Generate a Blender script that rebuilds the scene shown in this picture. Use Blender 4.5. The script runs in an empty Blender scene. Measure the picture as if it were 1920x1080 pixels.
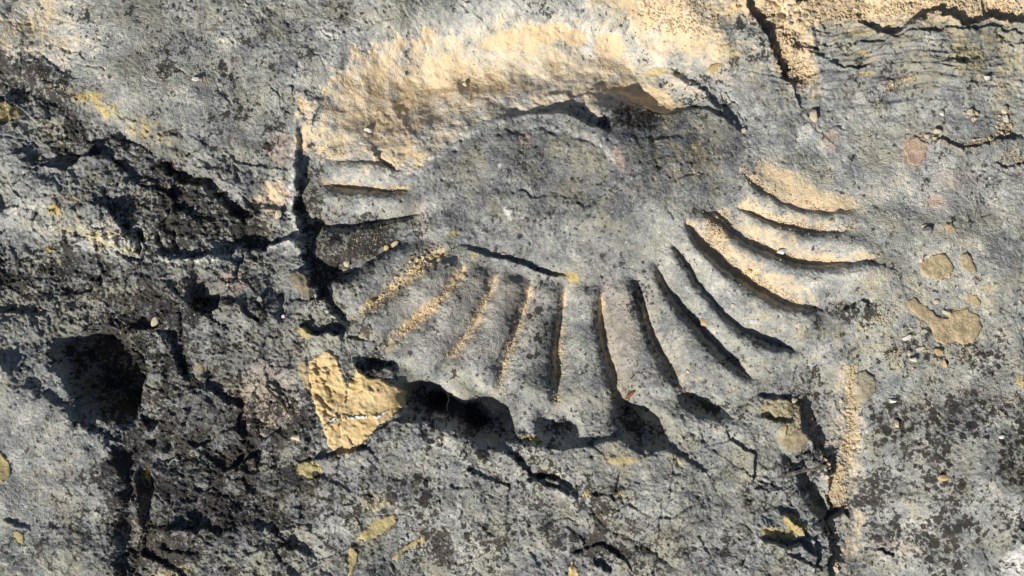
import bpy, math, random
import numpy as np
from mathutils import Vector
random.seed(7); np.random.seed(7)
scene = bpy.context.scene
S = 0.0005                      # metres per unit of the plan (the rock is about 0.96 m wide in view)
SUN_EL, SUN_AZ = math.radians(39), math.radians(219)   # sun low in the lower left of the view

# ------------------------------------------------------------------ camera
cam = bpy.data.objects.new('camera', bpy.data.cameras.new('camera'))
scene.collection.objects.link(cam); scene.camera = cam
cam.data.sensor_width = 36; cam.data.lens = 18 / math.tan(math.radians(15))
cam.location = (0, 0, 960 * S / math.tan(math.radians(15)))
cam.data.clip_start = 0.01; cam.data.clip_end = 100

# ------------------------------------------------------------------ world and sun
w = bpy.data.worlds.new('World'); scene.world = w; w.use_nodes = True
nt = w.node_tree; nt.nodes.clear()
sky = nt.nodes.new('ShaderNodeTexSky'); sky.sky_type = 'NISHITA'; sky.sun_disc = False
sky.sun_elevation = SUN_EL; sky.sun_rotation = SUN_AZ
bg = nt.nodes.new('ShaderNodeBackground'); bg.inputs[1].default_value = 0.05
wo = nt.nodes.new('ShaderNodeOutputWorld')
nt.links.new(sky.outputs[0], bg.inputs[0]); nt.links.new(bg.outputs[0], wo.inputs[0])
sun = bpy.data.objects.new('sun', bpy.data.lights.new('sun', 'SUN'))
scene.collection.objects.link(sun)
sun.data.energy = 5.0; sun.data.angle = math.radians(0.5); sun.data.color = (1.0, 0.965, 0.89)
sd = Vector((math.sin(SUN_AZ) * math.cos(SUN_EL), math.cos(SUN_AZ) * math.cos(SUN_EL), math.sin(SUN_EL)))
sun.rotation_euler = sd.to_track_quat('Z', 'Y').to_euler(); sun.location = sd * 3
scene.view_settings.view_transform = 'Standard'; scene.view_settings.look = 'None'
scene.view_settings.exposure = 0.3; scene.view_settings.gamma = 1.0
scene.view_settings.use_curve_mapping = False

# ------------------------------------------------------------------ grid
def axis(a, b, lo, hi, st):
    mid = np.arange(a, b, st); out = [mid[-1]]; s = st
    while out[-1] < hi: s = min(s * 1.15, 14); out.append(out[-1] + s)
    inn = [mid[0]]; s = st
    while inn[-1] > lo: s = min(s * 1.15, 14); inn.append(inn[-1] - s)
    return np.concatenate([np.array(inn[:0:-1]), mid, np.array(out[1:])])
ax = axis(-30, 1950, -420, 2340, 1.62); ay = axis(-30, 1110, -360, 1440, 1.62)
X, Y = np.meshgrid(ax, ay); X = X.astype(np.float32); Y = Y.astype(np.float32)
H = np.zeros_like(X)

# ------------------------------------------------------------------ noise
def hsh(ix, iy, seed):
    n = ((ix * 374761393) ^ (iy * 668265263 + seed * 1442695041 + 12345)) & 0xffffffff
    n = ((n ^ (n >> 15)) * 2246822519) & 0xffffffff
    n = ((n ^ (n >> 13)) * 3266489917) & 0xffffffff
    return ((n ^ (n >> 16)) & 0xffff).astype(np.float32) / 65535.0
def perlin(x, y, seed):
    x0 = np.floor(x); y0 = np.floor(y); fx = (x - x0).astype(np.float32); fy = (y - y0).astype(np.float32)
    ix = x0.astype(np.int64); iy = y0.astype(np.int64)
    u = fx * fx * fx * (fx * (fx * 6 - 15) + 10); v = fy * fy * fy * (fy * (fy * 6 - 15) + 10)
    def g(dx, dy):
        a = hsh(ix + dx, iy + dy, seed) * 6.2831853
        return np.cos(a) * (fx - dx) + np.sin(a) * (fy - dy)
    a = g(0, 0); b = g(1, 0); c = g(0, 1); d = g(1, 1)
    return ((a + (b - a) * u) * (1 - v) + (c + (d - c) * u) * v) * 1.4
def fbm(x, y, sc, octv, seed, gain=.5, ridged=False):
    t = 0; amp = 1; tot = 0; x = x / sc; y = y / sc
    for k in range(octv):
        n = perlin(x, y, seed + k * 17)
        if ridged: n = 1 - 2 * np.abs(n)
        t = t + n * amp; tot += amp; amp *= gain; x, y = x * 1.62 - y * 1.22 + 11.3, x * 1.22 + y * 1.62 + 5.7
    return t / tot
def worley(x, y, sc, seed):
    x = x / sc; y = y / sc; ix = np.floor(x).astype(np.int64); iy = np.floor(y).astype(np.int64)
    d1 = np.full(x.shape, 9., np.float32); d2 = d1.copy(); cid = np.zeros(x.shape, np.float32)
    for a in (-1, 0, 1):
        for b in (-1, 0, 1):
            cx = ix + a; cy = iy + b
            px = cx + hsh(cx, cy, seed); py = cy + hsh(cx, cy, seed + 5)
            d = np.hypot(x - px, y - py).astype(np.float32)
            c = hsh(cx, cy, seed + 9); n = d < d1
            d2 = np.where(n, d1, np.minimum(d2, d)); cid = np.where(n, c, cid); d1 = np.where(n, d, d1)
    return d1, d2, cid
def facets(x, y, sc, seed):
    x = x / sc; y = y / sc; ix = np.floor(x).astype(np.int64); iy = np.floor(y).astype(np.int64)
    d1 = np.full(x.shape, 9., np.float32); val = np.zeros(x.shape, np.float32)
    for a in (-1, 0, 1):
        for b in (-1, 0, 1):
            cx = ix + a; cy = iy + b
            px = cx + hsh(cx, cy, seed); py = cy + hsh(cx, cy, seed + 5); dx = (x - px).astype(np.float32); dy = (y - py).astype(np.float32)
            d = dx * dx + dy * dy; n = d < d1
            v = (hsh(cx, cy, seed + 9) - .5) * .7 + dx * (hsh(cx, cy, seed + 11) - .5) * 1.6 + dy * (hsh(cx, cy, seed + 13) - .5) * 1.6
            d1 = np.where(n, d, d1); val = np.where(n, v, val)
    return val
def nfb(x, y, sc, octv, seed, gain=.6):
    t = fbm(x, y, sc, octv, seed, gain); return (t - t.mean()) / t.std()
def sst(a, b, v): t = np.clip((v - a) / (b - a), 0, 1); return t * t * (3 - 2 * t)

WX = X + 14 * fbm(X, Y, 70, 2, 1) + 11 * fbm(X, Y, 21, 3, 2, .6)
WY = Y + 14 * fbm(X, Y, 70, 2, 3) + 11 * fbm(X, Y, 21, 3, 4, .6)
SX = X + 5 * fbm(X, Y, 90, 2, 5) + 4.5 * fbm(X, Y, 20, 3, 6, .6)      # a gentler wander, for the fossil
SY = Y + 5 * fbm(X, Y, 90, 2, 7) + 4.5 * fbm(X, Y, 20, 3, 8, .6)

# ------------------------------------------------------------------ sculpting tools
def smooth(pts, n=6):
    p = np.array(pts, float)
    if len(p) < 3: return p
    q = np.vstack([2 * p[0] - p[1], p, 2 * p[-1] - p[-2]]); out = []
    for i in range(1, len(q) - 2):
        for t in np.arange(n) / n:
            out.append(.5 * (2 * q[i] + (q[i + 1] - q[i - 1]) * t + (2 * q[i - 1] - 5 * q[i] + 4 * q[i + 1] - q[i + 2]) * t * t
                             + (3 * q[i] - q[i - 1] - 3 * q[i + 1] + q[i + 2]) * t ** 3))
    out.append(p[-1]); return np.array(out)
def crop(p, m):
    i0 = np.searchsorted(ax, p[:, 0].min() - m); i1 = np.searchsorted(ax, p[:, 0].max() + m)
    j0 = np.searchsorted(ay, p[:, 1].min() - m); j1 = np.searchsorted(ay, p[:, 1].max() + m)
    return (slice(j0, max(j1, j0 + 1)), slice(i0, max(i1, i0 + 1)))
def field(pts, m, cx=None, cy=None):
    p = smooth(pts); sl = crop(p, m + 18); x = (WX if cx is None else cx)[sl]; y = (WY if cy is None else cy)[sl]
    best = np.full(x.shape, 1e9, np.float32); side = np.zeros_like(best); tt = np.zeros_like(best)
    seg = np.hypot(*(p[1:] - p[:-1]).T); cum = np.concatenate([[0], np.cumsum(seg)]); L = cum[-1]
    for k in range(len(p) - 1):
        x0, y0 = p[k]; dx, dy = p[k + 1] - p[k]; l2 = dx * dx + dy * dy + 1e-9
        t = np.clip(((x - x0) * dx + (y - y0) * dy) / l2, 0, 1)
        ex = x - x0 - t * dx; ey = y - y0 - t * dy; d = ex * ex + ey * ey
        n = d < best; best = np.where(n, d, best)
        side = np.where(n, np.sign(dx * (y - y0) - dy * (x - x0)), side); tt = np.where(n, (cum[k] + t * seg[k]) / L, tt)
    return sl, np.sqrt(best), side, tt
def taper(t, a=.15, b=.15):
    r = np.ones_like(t)
    if a > 0: r = r * sst(0, a, t)
    if b > 0: r = r * sst(0, b, 1 - t)
    return r
def cliff(pts, hi, Lhi, lo, Llo, high='R', a=.15, b=.15, sharp=1.6, fine=False):
    """a broken step: the high side stands up by hi and falls off over Lhi, the low side sinks by lo"""
    m = 3 * max(Lhi, Llo)
    sl, d, s, t = field(pts, m, *((SX, SY) if fine else (None, None)))
    if high == 'L': s = -s
    k = .5 + .5 * np.tanh(s * d / sharp)
    edge = sst(m, m * .6, d)
    H[sl] += taper(t, a, b) * edge * (k * hi * np.exp(-d / Lhi) - (1 - k) * lo * np.exp(-d / Llo))
def valley(pts, dep, wR, wL, a=.15, b=.2, fine=True, p=1.0, prof=None):
    m = 4 * max(wR, wL); sl, d, s, t = field(pts, m, *((SX, SY) if fine else (None, None)))
    wd = np.where(s > 0, wR, wL)
    if prof: dep = dep * np.interp(t, np.linspace(0, 1, len(prof)), prof)
    H[sl] -= dep * taper(t, a, b) * np.exp(-(d / wd) ** p)
def crack(pts, dep=4.5, wid=1.4):
    sl, d, s, t = field(pts, 8 * wid + 4); H[sl] -= dep * taper(t, .3, .3) * np.exp(-(d / wid) ** 2)
def ell(x, y, rx, ry, rot, xx, yy):
    c, s_ = math.cos(math.radians(rot)), math.sin(math.radians(rot)); u = xx - x; v = yy - y
    return np.sqrt(((u * c + v * s_) / rx) ** 2 + ((-u * s_ + v * c) / ry) ** 2)
def bump(x, y, rx, ry, rot, h, pw=2.0):
    global H
    r = ell(x, y, rx, ry, rot, WX, WY); H = H + h * np.exp(-r ** pw)
def pit(x, y, rx, ry, rot, dep, pw=6):
    global H
    fine = 740 < y < 830 and 740 < x < 1400
    r = ell(x, y, rx, ry, rot, *((SX, SY) if fine else (WX, WY))); H = H - dep / (1 + r ** pw)

def inpoly(pts, x, y):
    r = np.zeros(x.shape, bool); j = len(pts) - 1
    for i in range(len(pts)):
        xi, yi = pts[i]; xj, yj = pts[j]
        if yi != yj: r ^= ((yi > y) != (yj > y)) & (x < (xj - xi) * (y - yi) / (yj - yi) + xi)
        j = i
    return r

def hollow(wall, opn, dep, ramp):
    W_ = smooth(wall); O_ = smooth([wall[-1]] + opn + [wall[0]]); pl = np.vstack([W_, O_]); sl = crop(pl, 20); x, y = WX[sl], WY[sl]
    ins = inpoly([tuple(v) for v in pl], x, y); r = []
    for p in (W_, O_):
        b = np.full(x.shape, 1e9)
        for i in range(len(p) - 1):
            d0 = p[i + 1] - p[i]; t_ = np.clip(((x - p[i][0]) * d0[0] + (y - p[i][1]) * d0[1]) / (d0 @ d0 + 1e-9), 0, 1)
            b = np.minimum(b, np.hypot(x - p[i][0] - t_ * d0[0], y - p[i][1] - t_ * d0[1]))
        r.append(b)
    H[sl] -= ins * dep * sst(0, ramp, r[1]) ** .8 * (.25 + .75 * sst(0, 22, r[0]))

# ------------------------------------------------------------------ broad relief of the outcrop
bump(150, 420, 300, 100, 28, 34)          # the left block, back turned to the sun along its upper edge
bump(20, 900, 230, 330, 0, 74, 2.6)         # swelling in the lower left corner
bump(470, 560, 160, 110, 0, 14)
bump(430, 930, 160, 190, 0, 14)
bump(800, 900, 240, 110, 25, 34)          # lower middle block
bump(1250, 940, 260, 110, 10, 12)
bump(1790, 860, 260, 260, 0, 26)          # slab with the round lichens
bump(1780, 420, 260, 300, 0, 14)
bump(1300, 60, 140, 90, 35, 16)
bump(300, 120, 330, 170, 20, 22)
bump(1700, 130, 230, 70, 8, 20)
bump(1050, 330, 270, 120, 6, 24, 3)       # worn boss in the middle of the fossil
bump(1080, 600, 470, 230, 0, -26, 2.6)
bump(1350, 460, 120, 110, 0, 4)
# trough of the outer whorl
sl, d, s, t = field([(630, 285), (655, 235), (730, 165), (840, 115), (980, 92), (1110, 105), (1220, 140), (1300, 195)], 220, SX, SY)
H[sl] -= 56 * taper(t, .34, .15) * np.exp(-(d / 86) ** 2.4)
sl, d, s, t = field([(590, 180), (650, 90), (760, 40), (900, 20), (1050, 15), (1200, 30), (1290, 90)], 160, SX, SY)
H[sl] += 14 * taper(t, .1, .2) * np.exp(-(d / 45) ** 2)

# edges that throw the hard shadows
cliff([(735, 345), (800, 312), (850, 270), (905, 232), (960, 214), (1010, 206)], 5, 40, 1, 20, 'R', .1, .02, 5, True)
cliff([(950, 218), (990, 210), (1030, 208), (1075, 214), (1112, 236), (1150, 250)], 20, 50, 7, 16, 'R', .5, .15, 2.0, True)
cliff([(1120, 212), (1190, 196), (1250, 212), (1290, 200), (1330, 205), (1372, 232), (1400, 262)], 7, 60, 3, 28, 'R', .1, .2, 2, True)
cliff([(1262, 118), (1282, 140), (1318, 164), (1340, 200), (1375, 226), (1395, 262)], 8, 40, 6, 26, 'R', .1, .2, 3)
cliff([(1385, -40), (1412, 20), (1440, 80), (1466, 130), (1500, 185), (1520, 215)], 17, 60, 10, 40, 'R', 0, .3)
cliff([(1478, 60), (1482, 100), (1480, 150), (1500, 190)], 14, 40, 4, 20, 'L', .3, .2)
cliff([(1540, 50), (1600, 34), (1660, 66), (1700, 48), (1740, 28), (1790, 34), (1806, 46), (1850, 36), (1900, 44), (1990, 52)], 17, 50, 7, 40, 'R', .35, 0, 1.4)
cliff([(1560, 82), (1640, 80), (1720, 60), (1800, 56), (1870, 60), (1960, 74)], 6, 20, 3, 12, 'R', .1, .1, 1)
cliff([(1470, 85), (1530, 88), (1580, 78)], 6, 14, 2, 10, 'R')
cliff([(1530, 95), (1562, 108), (1600, 128), (1640, 118)], 7, 16, 3, 10, 'R')
cliff([(1650, 122), (1700, 112), (1730, 124), (1770, 118), (1830, 112)], 5, 14, 2, 10, 'R')
cliff([(1860, 70), (1900, 84), (1960, 96)], 5, 14, 2, 10, 'R')
cliff([(1740, 258), (1780, 272), (1820, 280), (1870, 262), (1930, 255)], 8, 26, 3, 14, 'R')
cliff([(1850, 308), (1890, 316), (1950, 308)], 6, 16, 2, 10, 'R')
# vertical step left of the fossil
cliff([(570, 150), (564, 200), (556, 240), (556, 300), (556, 360), (556, 420), (562, 470), (584, 530), (625, 590), (655, 612)], 12, 30, 17, 46, 'R', .4, .1, 1.8)
pit(606, 425, 42, 26, -10, 14, 3); pit(612, 505, 46, 24, 15, 20, 4); pit(640, 590, 34, 16, 10, 18, 4)
# upper left block over the left block
cliff([(-60, 70), (10, 120), (60, 160), (130, 190), (210, 222), (262, 268), (300, 296), (360, 322), (420, 350), (470, 372), (540, 380)], 12, 60, 20, 38, 'L', 0, .25, 7)
cliff([(170, 276), (215, 262), (262, 272), (296, 300)], 10, 30, 8, 16, 'R', .2, .2)
cliff([(290, 312), (350, 340), (400, 372), (440, 408), (470, 430)], 12, 40, 10, 30, 'R')
pit(492, 385, 46, 34, -5, 12, 5)
cliff([(448, 352), (462, 385), (492, 404)], 12, 20, 6, 20, 'R', .2, .3)
cliff([(395, 482), (430, 476), (475, 468), (520, 456), (556, 450)], 13, 40, 10, 50, 'R', .2, .02, 1.6)
cliff([(285, 466), (330, 484), (400, 484)], 8, 20, 6, 26, 'R', .3, .1)
for p in ([(268, 425), (266, 450), (272, 476)], [(298, 428), (302, 452), (309, 478)], [(327, 420), (330, 450), (337, 480)]): valley(p, 17, 3.5, 5, .3, .2)
cliff([(232, 474), (244, 486), (268, 490)], 8, 12, 4, 10, 'R')
pit(2, 352, 24, 38, -15, 40, 5)
pit(22, 150, 50, 50, 25, 22, 4)
# deep hollow low on the left
hollow([(92, 640), (120, 626), (160, 618), (192, 611), (232, 626), (262, 650), (284, 690), (280, 725), (266, 760), (255, 800)], [(200, 790), (150, 760), (120, 720), (96, 670)], 96, 62)
cliff([(20, 648), (60, 636), (120, 626)], 4, 20, 10, 16, 'L', .3, .1, 3)
cliff([(55, 712), (100, 738), (140, 770), (185, 806), (235, 830)], 12, 60, 8, 50, 'R', .2, .2, 6)
pit(250, 792, 50, 26, 50, 14, 4)
cliff([(14, 655), (22, 690), (36, 712)], 10, 14, 8, 20, 'R', .2, .2)
# crevice at the bottom left
cliff([(232, 770), (228, 830), (238, 890), (232, 960), (232, 1030), (240, 1130)], 10, 50, 24, 26, 'R', .2, 0, 12)
cliff([(286, 860), (288, 920), (284, 985), (268, 1010), (262, 1060), (262, 1130)], 3, 40, 22, 10, 'L', .1, 0, 2)
bump(258, 940, 9, 52, -3, 26, 3)
# slots and nooks between the hollow and the fossil
pit(388, 548, 34, 34, -15, 22, 5)
cliff([(350, 556), (378, 572), (402, 588), (416, 574), (418, 540)], 18, 18, 16, 24, 'R', .15, .3)
valley([(344, 566), (344, 610), (338, 642)], 16, 2.5, 6, .5, .1)
valley([(532, 540), (534, 570), (530, 604)], 13, 4, 5, .2, .2)
cliff([(562, 612), (590, 616), (615, 622), (646, 624)], 22, 20, 14, 14, 'R', .1, .1)
cliff([(420, 570), (450, 574), (470, 592), (500, 602)], 8, 16, 6, 12, 'R')
cliff([(400, 652), (412, 655), (434, 655)], 5, 8, 4, 8, 'R')
cliff([(310, 620), (335, 665), (352, 720)], 12, 20, 14, 20, 'R')
cliff([(420, 828), (448, 832), (462, 836), (452, 862), (440, 880)], 8, 14, 10, 14, 'L', .1, .1)
valley([(364, 755), (356, 778), (344, 800)], 12, 3, 5); valley([(324, 815), (320, 835), (318, 850)], 14, 5, 5)
valley([(294, 857), (316, 862), (335, 858)], 10, 4, 6); cliff([(352, 968), (390, 982), (420, 990)], 7, 12, 5, 10, 'R')
cliff([(470, 990), (500, 985), (525, 1000)], 8, 14, 6, 10, 'R'); cliff([(540, 990), (566, 985), (582, 998)], 8, 14, 6, 10, 'R')
cliff([(25, 965), (40, 978), (70, 985)], 6, 12, 4, 10, 'R'); cliff([(300, 1020), (350, 1035), (380, 1028)], 6, 14, 5, 12, 'R')
# ragged nook above the yellow stone
cliff([(665, 688), (690, 692), (715, 694), (740, 698)], 11, 12, 10, 12, 'R', .1, .1); pit(700, 680, 32, 9, 14, 14, 3)
# chain of deep scallops under the ribs
cliff([(728, 768), (770, 778), (830, 782), (880, 802), (930, 826), (975, 832), (1040, 838), (1100, 832), (1150, 820), (1200, 828), (1252, 838), (1300, 830)], 13, 70, 3, 30, 'R', .05, .3, 2.4, True)
pit(795, 748, 42, 32, 8, 64, 8); pit(858, 776, 56, 23, 24, 60, 6); pit(920, 786, 50, 42, 32, 66, 8)
pit(1045, 800, 40, 30, 25, 44, 7); pit(1205, 796, 50, 32, 32, 50, 8); pit(1168, 758, 14, 28, -28, 22, 5)
pit(1330, 762, 44, 17, 20, 30, 6); pit(1295, 738, 14, 20, -25, 14, 4)
# lower middle cracks and ledges
cliff([(925, 845), (962, 856), (990, 886), (1020, 910), (1062, 920), (1085, 938)], 9, 24, 7, 18, 'R', .1, .1)
cliff([(985, 900), (1010, 905), (1040, 903), (1078, 920)], 12, 16, 10, 14, 'R')
valley([(1075, 925), (1110, 960), (1150, 995), (1200, 1020), (1290, 1085)], 8, 5, 10)
cliff([(1105, 930), (1125, 928), (1150, 938), (1180, 936)], 4, 10, 3, 8, 'R')
cliff([(1060, 1035), (1080, 1030), (1110, 1020), (1140, 1030), (1190, 1075)], 7, 14, 6, 12, 'R')
cliff([(1110, 1058), (1130, 1066), (1150, 1080)], 12, 14, 10, 12, 'R')
cliff([(838, 908), (860, 915), (885, 914)], 4, 14, 2, 8, 'R')
# fracture with crumbs on the lower right
cliff([(1420, 730), (1450, 740), (1490, 745)], 8, 20, 6, 10, 'R')
cliff([(1425, 778), (1445, 788), (1462, 796), (1478, 800)], 10, 20, 9, 14, 'R')
cliff([(1490, 735), (1505, 790), (1530, 840), (1552, 880), (1556, 930), (1560, 965), (1556, 1010), (1560, 1110)], 14, 60, 14, 24, 'R', .1, 0, 2)
cliff([(1596, 690), (1602, 760), (1600, 830), (1606, 880), (1600, 930), (1580, 965), (1562, 985)], 8, 60, 18, 22, 'L', .2, 0, 4)
pit(1530, 915, 17, 50, -22, 40, 5); pit(1476, 866, 15, 10, 30, 16, 4)
cliff([(1490, 905), (1520, 930), (1545, 958)], 10, 10, 9, 8, 'R', .2, .2)
cliff([(1480, 860), (1486, 880), (1500, 890)], 8, 10, 8, 10, 'R')
cliff([(1556, 985), (1572, 972), (1590, 955)], 16, 12, 14, 18, 'R', .1, .1)
cliff([(1425, 1012), (1460, 1022), (1500, 1032), (1525, 1046)], 20, 22, 16, 14, 'R', .15, .1)
cliff([(1524, 1010), (1528, 1045), (1528, 1075)], 14, 16, 10, 12, 'R', .1, .1)
cliff([(1462, 955), (1480, 975), (1500, 1000), (1512, 1015)], 10, 18, 7, 10, 'R')
cliff([(1590, 890), (1650, 888), (1720, 905)], 3, 20, 2, 12, 'R', .3, .3, 5)
cliff([(1560, 1000), (1640, 950), (1700, 930), (1760, 925)], 4, 30, 3, 20, 'R', .3, .3, 6)
cliff([(1640, 1035), (1660, 1032), (1680, 1044)], 8, 10, 6, 10, 'R')
cliff([(1930, 950), (1905, 985), (1890, 1030), (1870, 1075), (1860, 1110)], 4, 30, 12, 14, 'L', .1, 0)
crack([(1930, 945), (1905, 985), (1885, 1010)], 10, 2); crack([(1892, 1035), (1880, 1060), (1855, 1085)], 10, 2.4)

# ------------------------------------------------------------------ ribs: the clefts between them, from the left round to the right
CL = [
 [(770, 322), (735, 316), (700, 302), (640, 300), (585, 288)],
 [(775, 352), (720, 358), (660, 354), (590, 345)],
 [(800, 396), (750, 408), (690, 420), (630, 424), (575, 416)],
 [(775, 440), (740, 458), (695, 488), (650, 512), (590, 520)],
 [(845, 466), (800, 494), (748, 532), (702, 574), (655, 604)],
 [(880, 488), (842, 540), (800, 584), (745, 628), (700, 668)],
 [(935, 500), (912, 560), (880, 620), (842, 672), (808, 712)],
 [(1000, 515), (985, 570), (965, 630), (944, 690), (938, 745)],
 [(1062, 525), (1056, 580), (1050, 640), (1046, 710), (1040, 780)],
 [(1138, 525), (1128, 575), (1132, 630), (1150, 700), (1172, 760)],
 [(1190, 510), (1205, 560), (1222, 620), (1250, 680), (1298, 748)],
 [(1222, 480), (1250, 535), (1300, 600), (1350, 655), (1400, 700), (1440, 716)],
 [(1255, 448), (1290, 505), (1335, 565), (1385, 615), (1445, 645), (1515, 662)],
 [(1280, 400), (1308, 450), (1350, 498), (1415, 542), (1480, 572), (1560, 582)],
 [(1390, 450), (1430, 468), (1480, 490), (1540, 500), (1620, 492), (1680, 505)],
 [(1370, 380), (1420, 402), (1470, 424), (1530, 436), (1600, 432)],
 [(1385, 318), (1420, 352), (1480, 384), (1550, 396), (1620, 392)],
]
#         dep  wR  wL
CP = [(4, 14, 12), (15, 26, 9), (19, 28, 8), (17, 26, 10), (15, 20, 14), (13, 17, 15), (13, 16, 17), (17, 15, 16), (20, 15, 17),
      (24, 15, 18), (24, 14, 20), (17, 11, 18), (12, 9, 20), (13, 5, 26), (8, 3, 30), (9, 4, 30), (10, 8, 26)]
PR = {7: [.5, .7, .8, .9], 8: [.3, .5, .7, .8, 1.], 9: [.6, .7, .7, .6, .6], 10: [.4, .6, .8, .7, .5], 11: [.25, .45, .95, 1.15, 1.2, 1.0], 12: [.7, .7, .35, .5, 1.1, .9],
      13: [.9, 1.0, .85, .5, .6, .9], 14: [.2, .4, .55, .65, .5, .3], 15: [.3, .4, .5, .55, .3], 16: [.2, .35, .4, .3, .1]}
for k, (p, (dp, wr, wl)) in enumerate(zip(CL, CP)):
    valley(p, dp * (.55 if 4 <= k <= 10 else .8), *((13, 15) if 4 <= k <= 10 else (wr, wl)), .2 if 5 < k < 11 else .12, .12 if 4 < k < 13 else .3, prof=PR.get(k), p=2.0 if 4 <= k <= 10 else 1.15)
RD = np.zeros_like(X)
# the ribs themselves: rounded bars between one cleft and the next
for k in range(len(CL) - 1):
    A_ = smooth(CL[k]); B_ = smooth(CL[k + 1] if k != 13 else [(1310, 385)] + CL[14])
    if k == 13: A_ = smooth(CL[13][:])
    pl = np.vstack([A_, B_[::-1]]); sl = crop(pl, 4)
    ins = inpoly([tuple(v) for v in pl], SX[sl], SY[sl])
    def dist(p):
        b = np.full(ins.shape, 1e9)
        for i in range(len(p) - 1):
            d0 = p[i + 1] - p[i]; t_ = np.clip(((SX[sl] - p[i][0]) * d0[0] + (SY[sl] - p[i][1]) * d0[1]) / (d0 @ d0 + 1e-9), 0, 1)
            b = np.minimum(b, np.hypot(SX[sl] - p[i][0] - t_ * d0[0], SY[sl] - p[i][1] - t_ * d0[1]))
        return b
    da, db = dist(A_), dist(B_); u = da / (da + db + 1e-6); wdt = da + db
    ends = dist(np.array([A_[0], B_[0]])), dist(np.array([A_[-1], B_[-1]]))
    amp = (9, 13, 13, 13, 17, 18, 19, 20, 20, 21, 20, 21, 16, 16, 15, 13)[k]
    RD[sl] = np.maximum(RD[sl], ins * (0, 0, 0, 0, 0, 0, .1, .2, .25, .3, .35, .2, .2, .95, .9, .85)[k] * (1 - u) ** 1.6 * sst(0, 30, ends[0]) * sst(10, 90, ends[1]))
    us = 1 - (1 - u) ** 1.7 if k < 4 else u ** (1, 1, 1, 1, 1, 1, 1, 1.1, 1.2, 1.3, 1.4, 1.6, 1.8, 2.2, 2.2, 2.0)[k]
    H[sl] += ins * amp * np.clip(wdt / 60, .15, 1.3) * (4 * us * (1 - us)) ** (1.15 if 3 <= k <= 10 else .85) * sst(0, 34, ends[0]) * sst(0, 46, ends[1])
# crests of the outer ribs standing proud on the side towards the sun
for k in (9, 10, 11, 12, 13):
    q = np.array(CL[k], float); q += np.array([-11, 9])
    sl, d, s, t = field([tuple(v) for v in q], 50, SX, SY); H[sl] += 5 * np.interp(t, np.linspace(0, 1, len(PR[k])), PR[k]) * taper(t, .2, .2) * np.exp(-(d / 13) ** 2)
cliff([(838, 470), (868, 462), (905, 474), (960, 490), (1010, 508), (1040, 516), (1070, 516)], 10, 26, 7, 22, 'R', .4, .1, 1.4, True)
cliff([(1570, 590), (1590, 572), (1612, 562), (1634, 575)], 8, 14, 6, 16, 'R', .2, .2)
cliff([(1370, 430), (1345, 410), (1325, 402)], 5, 20, 3, 14, 'L')
valley([(700, 300), (722, 306), (738, 314)], 12, 3, 8, .2, .2)
cliff([(700, 292), (725, 304), (742, 316)], 9, 10, 5, 9, 'R')
cliff([(1020, 164), (1060, 172), (1100, 170), (1140, 156)], 4, 12, 2, 20, 'R')
for p, a_ in (([(880, 330), (930, 352), (990, 362), (1050, 372), (1110, 380), (1170, 352)], 6), ([(800, 350), (860, 345), (900, 360)], 4), ([(900, 265), (960, 250), (1040, 256), (1110, 270), (1150, 310)], 5),
             ([(1190, 250), (1250, 262), (1310, 250)], 6), ([(960, 420), (1040, 440), (1120, 430), (1180, 400)], 4), ([(850, 400), (900, 425), (960, 430)], 3),
             ([(700, 90), (760, 60), (820, 50)], 6), ([(640, 130), (680, 100), (720, 96)], 6), ([(660, 30), (720, 40), (760, 30)], 6), ([(1130, 175), (1190, 172), (1250, 190)], 4), ([(720, 230), (770, 250), (830, 240)], 3), ([(670, 270), (720, 285), (770, 280)], 4)):
    cliff(p, a_ * .55, 26, a_ * .4, 14, 'R', .3, .3, 4)
# cracks
for p in ([(96, 88), (120, 97), (145, 100), (165, 118), (168, 130)], [(150, 132), (185, 131), (203, 134), (197, 150), (182, 166)],
          [(410, 152), (425, 178), (445, 205)], [(490, 155), (515, 180), (530, 200), (555, 222)], [(330, 130), (360, 142)],
          [(1255, 390), (1262, 420)], [(1080, 385), (1110, 378), (1150, 350)], [(960, 355), (1000, 362), (1040, 372)],
          [(1340, 150), (1380, 200), (1400, 240)], [(1120, 520), (1128, 515)],
          [(950, 1010), (955, 1040), (945, 1075)], [(1240, 360), (1290, 330), (1330, 326)], [(1550, 250), (1580, 240), (1600, 255)],
          [(600, 50), (620, 70), (640, 75)], [(580, 90), (600, 110), (616, 140)], [(640, 760), (640, 800), (635, 850)],
          [(1005, 1000), (1050, 970), (1095, 975)], [(60, 560), (110, 590), (150, 600)], [(1400, 690), (1470, 690)],
          [(1265, 838), (1300, 850)], [(495, 575), (530, 590)], [(30, 500), (90, 520), (150, 515)], [(1890, 895), (1920, 870)],
          [(1390, 985), (1420, 1000)], [(1300, 1050), (1330, 1010), (1360, 990)], [(0, 255), (50, 262), (90, 285)]):
    crack(p)
for _ in range(12):                       # hairline cracks all over the worn skin
    x, y = random.uniform(-30, 1950), random.uniform(-30, 1110)
    if 600 < x < 1500 and 100 < y < 720 and random.random() < .75: continue
    an = random.gauss(.5, .7); p = [(x, y)]
    for k in range(random.randint(2, 5)):
        an += random.gauss(0, .9); p.append((p[-1][0] + 16 * math.cos(an), p[-1][1] + 16 * math.sin(an)))
    crack(p, random.uniform(1.5, 3.5), random.uniform(1.0, 1.4))

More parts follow.
